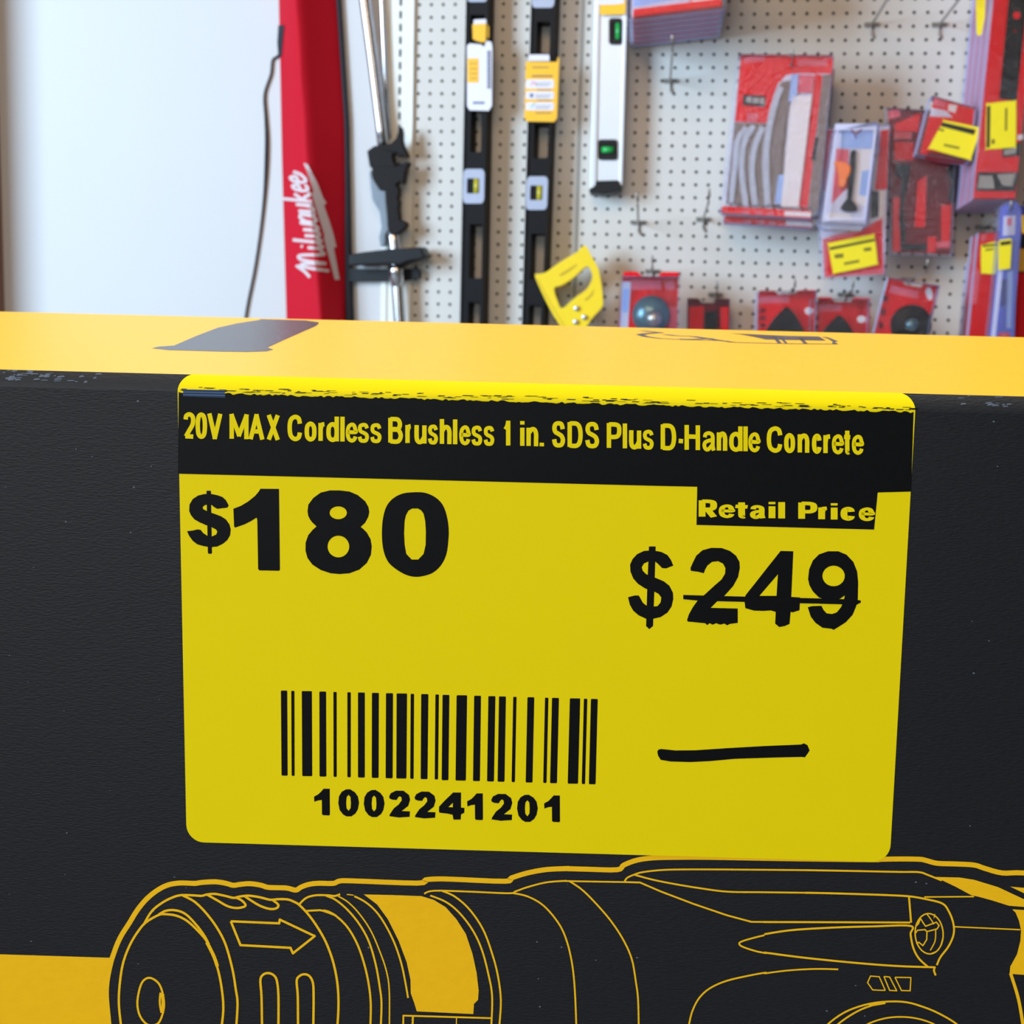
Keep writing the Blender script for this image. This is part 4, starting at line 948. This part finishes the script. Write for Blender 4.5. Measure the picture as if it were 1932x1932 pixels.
price(p, z4(spline([(935, 1600), (950, 1588), (1275, 1522), (1300, 1530), (1325, 1740), (1310, 1762), (1000, 1828), (972, 1815)], True, 3)), z4([(945, 1625), (1302, 1556), (1302, 1574), (948, 1646)]), [z4([(985, 1680), (1055, 1672), (1055, 1705), (985, 1712)]), z4([(1215, 1630), (1275, 1622), (1278, 1650), (1218, 1656)]), z4([(1060, 1745), (1180, 1722), (1182, 1742), (1062, 1764)])], .0045)
# pale clamshell with orange knife
p = Pack('knife_pack', 'pale clear clamshell with an orange knife inside, beside the saw blade pack', 'pack', .15, (1590, 430))
mb = MB(); p.slab(mb, z4([(990, 645), (1325, 645), (1235, 1440), (880, 1420)]), pk_pale, -.012, .001)
p.ink(mb, z4([(1160, 850), (1290, 850), (1240, 1300), (1130, 1280)]), pk_white, -.0115); p.ink(mb, z4([(1000, 840), (1100, 850), (1090, 1150), (960, 1280)]), pk_pink, -.0115)
p.ink(mb, z4([(1200, 1020), (1265, 1010), (1245, 1220), (1180, 1210)]), pk_ltblue, -.011)
p.ink(mb, z4([(1040, 700), (1110, 695), (1150, 725), (1210, 690), (1290, 700), (1280, 840), (1030, 840)]), pk_ltblue, -.011)
p.ink(mb, z4(rrect(900, 1352, 1120, 1410, 25)), pk_white, -.011)
p.t.part(mb, 'printed_card')
mb = MB(); p.slab(mb, z4([(1115, 860), (1155, 850), (1150, 1000), (1120, 1250), (1085, 1255), (1100, 1000)]), pk_black, -.004, .006)
p.slab(mb, z4(spline([(1045, 1290), (1095, 1235), (1150, 1280), (1160, 1330), (1090, 1340), (1040, 1320)], True, 3)), pk_black, -.003, .008); p.t.part(mb, 'knife_blade')
mb = MB(); p.slab(mb, z4(spline([(985, 945), (1060, 948), (1112, 985), (1105, 1040), (1080, 1090), (1062, 1145), (1022, 1138), (1020, 1060), (1000, 990)], True, 3)), pk_orange, -.001, .01); p.t.part(mb, 'knife_handle', bevel=.001, label='orange knife handle')
mb = MB(); mb.prism([Wl(z4(rrect(975, 632, 1340, 900, 40)[:12] + [(1235, 1440), (1200, 1490), (900, 1480), (862, 1440), (975, 700)]), p.w)], -OUT * .03, shell, shell_edge)
ribbon(mb, z4([(1010, 690), (1310, 680), (1220, 1400), (905, 1400)]), 3, lambda x, y: W(x, y, p.w + .0004), pk_pale, True)  # pale line paints the glow along the shell's edge
p.t.part(mb, 'plastic_shell')
mb = MB()
for a, b in (((1115, 690), (1150, 725)), ((1150, 725), (1205, 690)), ((1150, 725), (1155, 760))): p.line(mb, z4([a, b]), 2.5, pk_dkred, .0006)
p.t.part(mb, 'hang_hole')
# dark red tool pack
Z5 = lambda pts: zs(pts, (1620, 0), 4.83); Z6 = lambda pts: zs(pts, (1640, 320), 5.68)
p = Pack('tool_pack', 'dark red clear-fronted tool pack right of the pale clamshell, behind the tilted one', 'pack', .07, (1740, 478))
mb = MB(); p.slab(mb, Z5([(262, 990), (570, 1012), (860, 1010)]) + [(1800, 260), (1793, 480), (1683, 476)], pk_dkred, -.008, .001)
p.ink(mb, Z5([(330, 1130), (560, 1030), (540, 1200), (330, 1200)]), pk_red, -.0075); p.ink(mb, Z5([(270, 1010), (370, 985), (380, 1060), (270, 1090)]), pk_pink, -.0075)
p.ink(mb, Z5([(320, 1205), (480, 1205), (480, 1265), (320, 1270)]), pk_pink, -.007); p.ink(mb, Z5([(325, 1290), (500, 1300), (500, 1460), (325, 1460)]), pk_red, -.0075)
p.ink(mb, Z6([(255, 300), (330, 300), (330, 880), (250, 880)]), pk_red, -.0075); p.ink(mb, Z6([(770, 380), (880, 380), (860, 770), (770, 770)]), pk_red, -.0075); p.ink(mb, Z6([(720, 770), (870, 770), (860, 840), (720, 840)]), pk_pink, -.007); p.ink(mb, Z6([(625, 720), (720, 720), (710, 890), (620, 890)]), pk_red, -.0075)
p.t.part(mb, 'printed_card')
mb = MB(); p.slab(mb, Z6([(290, -60), (440, -60), (430, 60), (360, 400), (390, 640), (380, 790), (340, 780), (320, 500), (350, 100), (280, 40)]), pk_black, -.003, .005)
p.slab(mb, Z6([(350, 800), (620, 800), (610, 860), (350, 860)]), pk_black, -.003, .004); p.slab(mb, Z6([(830, 0), (900, -100), (935, -100), (910, 350), (850, 330), (880, 120)]), pk_black, -.003, .005); p.t.part(mb, 'tool_grip')
mb = MB(); p.slab(mb, Z6([(520, 120), (620, 60), (600, 620), (490, 620)]), pk_red, -.001, .008); p.t.part(mb, 'tool_body', bevel=.001)
mb = MB(); p.slab(mb, Z5([(250, 980), (575, 1000), (880, 1005)]) + [(1803, 258), (1797, 484), (1681, 480)], shell, .004, .018); p.t.part(mb, 'plastic_shell')
# tilted pack with price sticker
p = Pack('bit_pack', 'tilted red pack with a yellow price sticker, in front of the dark red pack', 'pack', .20, (1775, 298))
mb = MB(); p.slab(mb, Z5([(690, 890), (1055, 992), (1005, 1460), (560, 1400)]), pk_red, -.008, .001)
p.ink(mb, Z5([(690, 895), (800, 930), (790, 990), (680, 960)]), pk_pink, -.0075); p.ink(mb, Z5([(820, 950), (900, 960), (880, 1030), (815, 1010)]), pk_white, -.0075)
p.ink(mb, Z5([(660, 980), (800, 1010), (860, 1070), (650, 1060)]), pk_pale, -.0075); p.ink(mb, Z5([(640, 1380), (1000, 1440), (960, 1500), (600, 1450)]), pk_dkred, -.0075)
p.t.part(mb, 'printed_card')
mb = MB(); p.slab(mb, Z5([(670, 870), (1080, 985), (1010, 1480), (530, 1400)]), shell, 0, .045); p.t.part(mb, 'plastic_shell')
price(p, Z5(spline([(770, 1110), (790, 1098), (1090, 1160), (1108, 1175), (1025, 1440), (1008, 1455), (660, 1358), (642, 1340)], True, 3)), Z5([(765, 1112), (1070, 1182), (1050, 1230), (745, 1150)]), [Z5([(780, 1310), (920, 1340), (915, 1360), (775, 1330)]), Z5([(730, 1165), (780, 1180), (775, 1200), (725, 1185)])], .002)
# long red and black packs at the right edge
lx = lambda y: 1876.5 - (y) * 38.5 / 372; rx = lambda y: 1951 - y * 35 / 372
p = Pack('long_tool_pack', 'front long red and black pack with a sideways price sticker, at the right edge', 'pack', .22, (1876, 373), 'long red packs at the right edge')
mb = MB(); p.slab(mb, [(lx(-140), -140), (rx(-140), -140), (rx(374), 374), (lx(374), 374)], pk_red, 0, .035)
p.ink(mb, Z5([(1395, -300), (1570, -300), (1440, 920), (1280, 900)]), pk_black, .0006)
p.ink(mb, [(x + 1620, y) for x, y in [(0, 0)]] * 0 + Z5([(1085, 1570), (1455, 1568), (1425, 1742), (1068, 1740)]), pk_black, .0006)
p.ink(mb, Z5([(1100, 1600), (1220, 1600), (1240, 1720), (1085, 1715)]), ink_grey, .0009); p.ink(mb, Z5([(1260, 1590), (1430, 1580), (1400, 1700), (1310, 1690)]), ink_grey, .0009)
p.ink(mb, Z5([(1310, 1345), (1480, 1295), (1470, 1420), (1310, 1435)]), pk_black, .0006); p.ink(mb, Z5([(1325, 1370), (1440, 1340), (1430, 1400), (1320, 1415)]), ink_grey, .0009); p.ink(mb, Z5([(1450, 1230), (1500, 1225), (1495, 1270), (1445, 1278)]), pk_white, .0009)
p.ink(mb, Z5(ell(1440, 140, 34, 34)), pk_red, .0009); p.ink(mb, Z5(ell(1425, 280, 18, 18)), pk_dkred, .0009)
p.ink(mb, Z5([(1060, 1745), (1425, 1750), (1418, 1808), (1050, 1800)]), pk_red, .0006)
ctn = p.t.part(mb, 'printed_carton')
mb = MB(); p.slab(mb, [(lx(-140) - 2, -140), (rx(-140), -140), (rx(376), 377), (lx(376) - 2, 377)], shell, .002, .05); p.t.part(mb, 'plastic_shell')
blank = p.t
cps = [copy_thing(blank.o, OW(-.055 * k), ['', 'second long red pack from the front, at the right edge', 'third long red pack from the front, at the right edge', 'rearmost long red pack, at the right edge'][k]) for k in (1, 2, 3)]
price(p, Z5(spline([(1165, 965), (1185, 942), (1415, 918), (1435, 940), (1432, 1320), (1415, 1342), (1180, 1360), (1160, 1340)], True, 3)), Z5([(1170, 970), (1200, 960), (1195, 1345), (1165, 1345)]), [Z5([(1335, 985), (1355, 985), (1352, 1190), (1332, 1190)]), Z5([(1210, 1270), (1240, 1268), (1240, 1310), (1210, 1312)])], .0026)
p8 = Pack('x', 'x', 'x', .10, (1850, 60)); bpy.data.objects.remove(p8.t.o)
mb = MB(); mb.prism([Wl(Z5([(1065, -80), (1160, -90), (1150, 150), (1120, 315), (1090, 328), (1075, 300)]), .178)], -OUT * .0004, price_yellow); 
o = mb.build('price_sticker', cps[0], blank.base, 0, 'yellow price sticker'); o.matrix_parent_inverse = Matrix.Identity(4)
o.matrix_local = Matrix.Translation(-Vector(OUT * -.055))
# lower right packs
p = Pack('accessory_pack', 'front red pack with a yellow price sticker, lower right beside the blue pack', 'pack', .19, (1855, 655), 'red packs stacked at lower right')
mb = MB(); p.slab(mb, [(1850, 441), (1908, 437), (1890, 760), (1818, 760)], pk_red, 0, .012)
p.ink(mb, Z6([(1130, 1090), (1190, 1090), (1150, 1440), (1090, 1450)]), pk_pink, .0006); p.ink(mb, Z6([(1200, 690), (1250, 690), (1240, 760), (1190, 760)]), pk_pink, .0006)
p.t.part(mb, 'printed_card')
mb = MB(); p.slab(mb, [(1847, 439), (1910, 434), (1893, 763), (1815, 763)], shell, .004, .03); p.t.part(mb, 'plastic_shell')
copy_thing(p.t.o, OW(-.05) , 'second red pack behind the front one, lower right'); copy_thing(p.t.o, OW(-.10) + WALL.m.to_3x3() @ Vector((.004, -.045, 0)), 'rearmost and lowest of the red packs at lower right')
price(p, Z6(spline([(1200, 830), (1225, 805), (1400, 790), (1400, 1090), (1230, 1112), (1200, 1090)], True, 3)), Z6([(1215, 808), (1395, 790), (1395, 812), (1215, 830)]), [Z6([(1245, 850), (1330, 840), (1330, 860), (1245, 872)])], .0046)
p = Pack('marker_pack', 'blue clear-shelled pack with a rounded top, in front of the red packs at lower right', 'pack', .232, (1895, 655))
mb = MB(); p.slab(mb, Z6(spline([(1400, 470), (1420, 400), (1480, 355), (1560, 350), (1610, 400), (1625, 500), (1600, 900), (1560, 1400), (1500, 2300), (1250, 2300), (1330, 1400), (1385, 800)], True, 4)), pk_blue, -.012, .001)
p.ink(mb, Z6([(1440, 500), (1570, 490), (1560, 700), (1430, 710)]), pk_pale, -.0115); p.ink(mb, Z6([(1480, 520), (1530, 515), (1525, 600), (1475, 605)]), pk_pink, -.011)
p.ink(mb, Z6([(1380, 1080), (1430, 1090), (1350, 1820), (1300, 1820)]), pk_pale, -.0115); p.ink(mb, Z6([(1480, 1090), (1540, 1080), (1520, 1700), (1470, 1700)]), pk_ltblue, -.0117)
p.ink(mb, Z6(rrect(1385, 1745, 1505, 1830, 20)), pk_red, -.011); p.ink(mb, Z6(ell(1440, 1790, 28, 26)), pk_pink, -.0105)
p.t.part(mb, 'printed_card')
mb = MB(); p.slab(mb, Z6([(1425, 1170), (1460, 1170), (1450, 1450), (1410, 1470)]), mat('deep_blue', (24, 30, 120), rough=.35), -.006, .005); p.t.part(mb, 'marker_body', bevel=.001)
mb = MB(); p.slab(mb, Z6(spline([(1390, 470), (1410, 395), (1475, 345), (1565, 340), (1618, 395), (1632, 500), (1610, 900), (1570, 1400), (1510, 2320), (1240, 2320), (1322, 1400), (1378, 800)], True, 4)), shell_blue, 0, .03); p.t.part(mb, 'plastic_shell')
mb = MB(); p.slab(mb, Z6([(1385, 790), (1400, 752), (1520, 738), (1528, 760), (1510, 1060), (1380, 1080)]), price_yellow, .002, .0004); p.ink(mb, Z6([(1405, 775), (1520, 760), (1515, 800), (1405, 815)]), price_black, .0026); p.t.part(mb, 'price_sticker', label='yellow price sticker')
p = Pack('accessory_pack', 'dark and yellow pack cut off by the right edge, behind the blue pack', 'pack', .13, (1935, 640))
mb = MB(); p.slab(mb, Z6([(1600, 390), (1800, 380), (1760, 2200), (1520, 2200)]), pk_dkred, 0, .03)
p.ink(mb, Z6([(1600, 390), (1800, 380), (1795, 470), (1600, 480)]), mat('deep_blue', (24, 30, 120)), .0006); p.ink(mb, Z6([(1625, 490), (1800, 480), (1790, 680), (1640, 680)]), tag_yellow, .0006)
p.ink(mb, Z6([(1620, 700), (1790, 690), (1790, 840), (1610, 830)]), pk_black, .0006); p.ink(mb, Z6([(1600, 850), (1790, 850), (1780, 1090), (1590, 1090)]), tag_yellow, .0006); p.ink(mb, Z6([(1590, 1110), (1780, 1110), (1760, 1800), (1560, 1800)]), pk_red, .0006)
p.t.part(mb, 'printed_carton')
# bottom row behind the carton
ZR = lambda pts: zs(pts, (1140, 480), 2.927)
def notch(tl, tr, br, bl, d=8):
    (x0, y0), (x1, y1) = tl, tr
    f = lambda t, o: (x0 + (x1 - x0) * t, y0 + (y1 - y0) * t + o)
    return [f(0, 0), f(.25, 0), f(.33, d), f(.62, d), f(.7, 0), f(1, 0), br, bl]
def row_pack(name, label, tl, tr, br, bl, w, group, fill, d=.02, card=None):
    p = Pack(name, label, 'pack', w, ((bl[0] + br[0]) / 2, bl[1]), group)
    mb = MB(); p.slab(mb, notch(tl, tr, br, bl), card or pk_red, 0, .001); fill(p, mb)
    return p
def f1(p, mb):
    p.ink(mb, ZR([(145, 140), (312, 140), (315, 190), (145, 195)]), pk_pink, .0005); p.ink(mb, ZR([(100, 150), (148, 150), (130, 420), (85, 420)]), pk_pale, .0005); p.ink(mb, ZR([(105, 190), (140, 190), (130, 320), (98, 320)]), pk_ltblue, .0008)
    p.ink(mb, ZR(ell(362, 172, 28, 26)), pk_pink, .0005); p.ink(mb, ZR([(350, 290), (405, 290), (400, 640), (345, 640)]), pk_pink, .0005)
    p.t.part(mb, 'printed_card')
    c = ZR([(258, 335)])[0]; q = W(*c, p.w); mb = MB()
    mb.tube([q, q + OUT * .03, q + OUT * .03], [.037, .037, .033], teal_metal, 28, False)
    mb.tube([q + OUT * .004, q + OUT * .01], .034, pk_black, 28); mb.tube([q + OUT * .01, q + OUT * .011], .026, teal_metal, 28)
    p.t.part(mb, 'hole_saw')
    mb = MB(); mb.tube([q + OUT * .012 + Vector((.006, -.008, 0)), q + OUT * .04 + Vector((.006, -.008, 0))], .016, steel, 18); p.t.part(mb, 'hole_saw_arbor')
    mb = MB(); p.slab(mb, ZR([(98, 120), (418, 120), (400, 640), (60, 640)]), shell, .045, .045); p.t.part(mb, 'plastic_shell')
G2 = 'packs on the bottom row of hooks'
row_pack('hole_saw_pack', 'red pack with a round metal hole saw, at the left end of the bottom row', *ZR([(108, 95), (412, 98), (392, 650), (50, 650)]), .10, G2, f1)
def f2(p, mb):
    p.ink(mb, ZR([(470, 290), (550, 285), (540, 640), (465, 640)]), pk_red, .0005); p.ink(mb, ZR([(640, 290), (685, 290), (680, 640), (640, 640)]), pk_red, .0005); p.t.part(mb, 'printed_card')
    mb = MB(); p.slab(mb, ZR([(555, 320), (620, 310), (625, 640), (550, 640)]), pk_black, .012, .011); p.t.part(mb, 'tool_tip')
    mb = MB(); p.slab(mb, ZR([(458, 250), (694, 250), (690, 650), (455, 650)]), shell, .015, .015); p.t.part(mb, 'plastic_shell')
row_pack('small_tool_pack', 'small dark red pack, second in the bottom row', *ZR([(460, 242), (692, 245), (688, 650), (455, 650)]), .05, G2, f2, card=pk_dkred)
def sand(ax, ay, bl_, br_):
    def f(p, mb):
        p.ink(mb, ZR([(ax - 150, ay - 60), (ax + 10, ay - 62), (ax + 10, ay - 25), (ax - 150, ay - 22)]), pk_pink, .0005); p.ink(mb, ZR(ell(ax + 120, ay + 20, 24, 20)), pk_white, .0005)
        for k in (0, 1, 2): p.ink(mb, ZR(rect(ax - 148, ay + 5 + k * 42, ax - 118, ay + 30 + k * 42)), pk_dkred, .0005)
        p.t.part(mb, 'printed_card')
        mb = MB(); p.slab(mb, ZR(spline([(ax, ay - 4), (ax + 45, ay + 40), (ax + 85, ay + 110), (ax + 100, ay + 150), (ax + 120, ay + 260), (ax - 150, ay + 260), (ax - 120, ay + 140), (ax - 70, ay + 60), (ax - 20, ay + 10)], True, 3)), pk_black, .022, .02); sp_ = p.t.part(mb, 'sanding_pad', bevel=.004)
        mb = MB(); p.slab(mb, ZR([(ax - 160, ay - 90), (ax + 165, ay - 92), (ax + 150, ay + 350), (ax - 170, ay + 350)]), shell, .03, .03); p.t.part(mb, 'plastic_shell')
    return f
b3 = row_pack('sanding_pad_pack', 'red pack with a black triangular sanding pad, third in the bottom row', *ZR([(860, 200), (1168, 196), (1160, 650), (845, 650)]), .12, G2, sand(1010, 292, 0, 0))
copy_thing(b3.t.o, OW(-.06), 'pack hidden behind the third pack of the bottom row, only its left side showing')
row_pack('sanding_pad_pack', 'red pack with a black triangular sanding pad, fourth in the bottom row', *ZR([(1180, 236), (1468, 242), (1460, 650), (1170, 650)]), .11, G2, sand(1300, 338, 0, 0))
def f5(p, mb):
    p.ink(mb, ZR([(1585, 170), (1735, 205), (1730, 245), (1570, 210)]), pk_pink, .0005); p.ink(mb, ZR(ell(1795, 218, 18, 36, rot=-.2)), pk_white, .0005)
    for k in (0, 1, 2): p.ink(mb, ZR(rect(1540 - k * 12, 225 + k * 75, 1565 - k * 12, 260 + k * 75)), pk_dkred, .0005)
    p.t.part(mb, 'printed_card')
    mb = MB(); c = ZR([(1690, 390)])[0]; q = W(*c, p.w); mb.tube([q, q + OUT * .012, q + OUT * .016], [.0375, .0375, .033], pk_black, 32); d = p.t.part(mb, 'grinding_disc')
    mb = MB(); mb.tube([q + OUT * .016, q + OUT * .022], [.012, .010], teal_metal, 20); p.t.part(mb, 'disc_hub', d)
    mb = MB(); p.slab(mb, ZR([(1570, 125), (1855, 172), (1740, 640), (1440, 640)]), shell, .035, .035); p.t.part(mb, 'plastic_shell')
row_pack('disc_pack', 'tilted red pack with a round black disc, at the right end of the bottom row', *ZR([(1572, 130), (1852, 176), (1745, 630), (1440, 620)]), .17, G2, f5)
# ================================================================== light and camera
def area(name, loc, aim, sx, sy, power, color):
    l = bpy.data.lights.new(name, 'AREA'); l.shape = 'RECTANGLE'; l.size = sx; l.size_y = sy; l.energy = power; l.color = color
    o = bpy.data.objects.new(name, l); COL.objects.link(o); o.location = loc
    o.rotation_euler = (Vector(aim) - Vector(loc)).to_track_quat('-Z', 'Y').to_euler()
    return o
WM = WALL.m
def wp(u, v, w): return WM @ Vector((u, v, w))
area('doorway_daylight', wp(-3.4, .35, 3.2), wp(-.1, -.25, 0), 1.5, 2.0, KEY, (.56, .77, 1.0))
area('ceiling_lamp', (0, .2, 2.55), (0, .25, 0), 1.0, .8, CEIL, (1.0, .96, .86))
area('rear_fill', (-.55, -1.0, 1.7), (0, .25, 1.3), 1.0, .9, REAR, (.90, .96, 1.0))  # unseen fill added behind the camera to light the carton front
area('warm_fill', wp(-.35, 1.15, 2.6), wp(.1, -.2, 0), 1.6, .8, WARM, (1.0, .62, .32))  # warm fill added to tint the shaded parts of the wall
w = bpy.data.worlds.new('shop_air'); w.use_nodes = True; scene.world = w
w.node_tree.nodes['Background'].inputs[0].default_value = (1.0, .74, .5, 1); w.node_tree.nodes['Background'].inputs[1].default_value = AMB
cam = bpy.data.cameras.new('camera'); cam.sensor_width = 36; cam.lens = 36 * F / 1932; cam.clip_start = .01
co = bpy.data.objects.new('camera', cam); COL.objects.link(co)
r = Matrix((M3.col[0], -M3.col[1], -M3.col[2])).transposed()
co.matrix_world = Matrix.Translation((0, 0, CAM_H)) @ r.to_4x4()
cam.dof.use_dof = True; cam.dof.focus_distance = .226; cam.dof.aperture_fstop = cam.lens / .6 
scene.camera = co
scene.view_settings.view_transform = 'Standard'; scene.view_settings.look = 'None'; scene.view_settings.exposure = EXPO; scene.view_settings.gamma = 1
scene.view_settings.use_curve_mapping = False
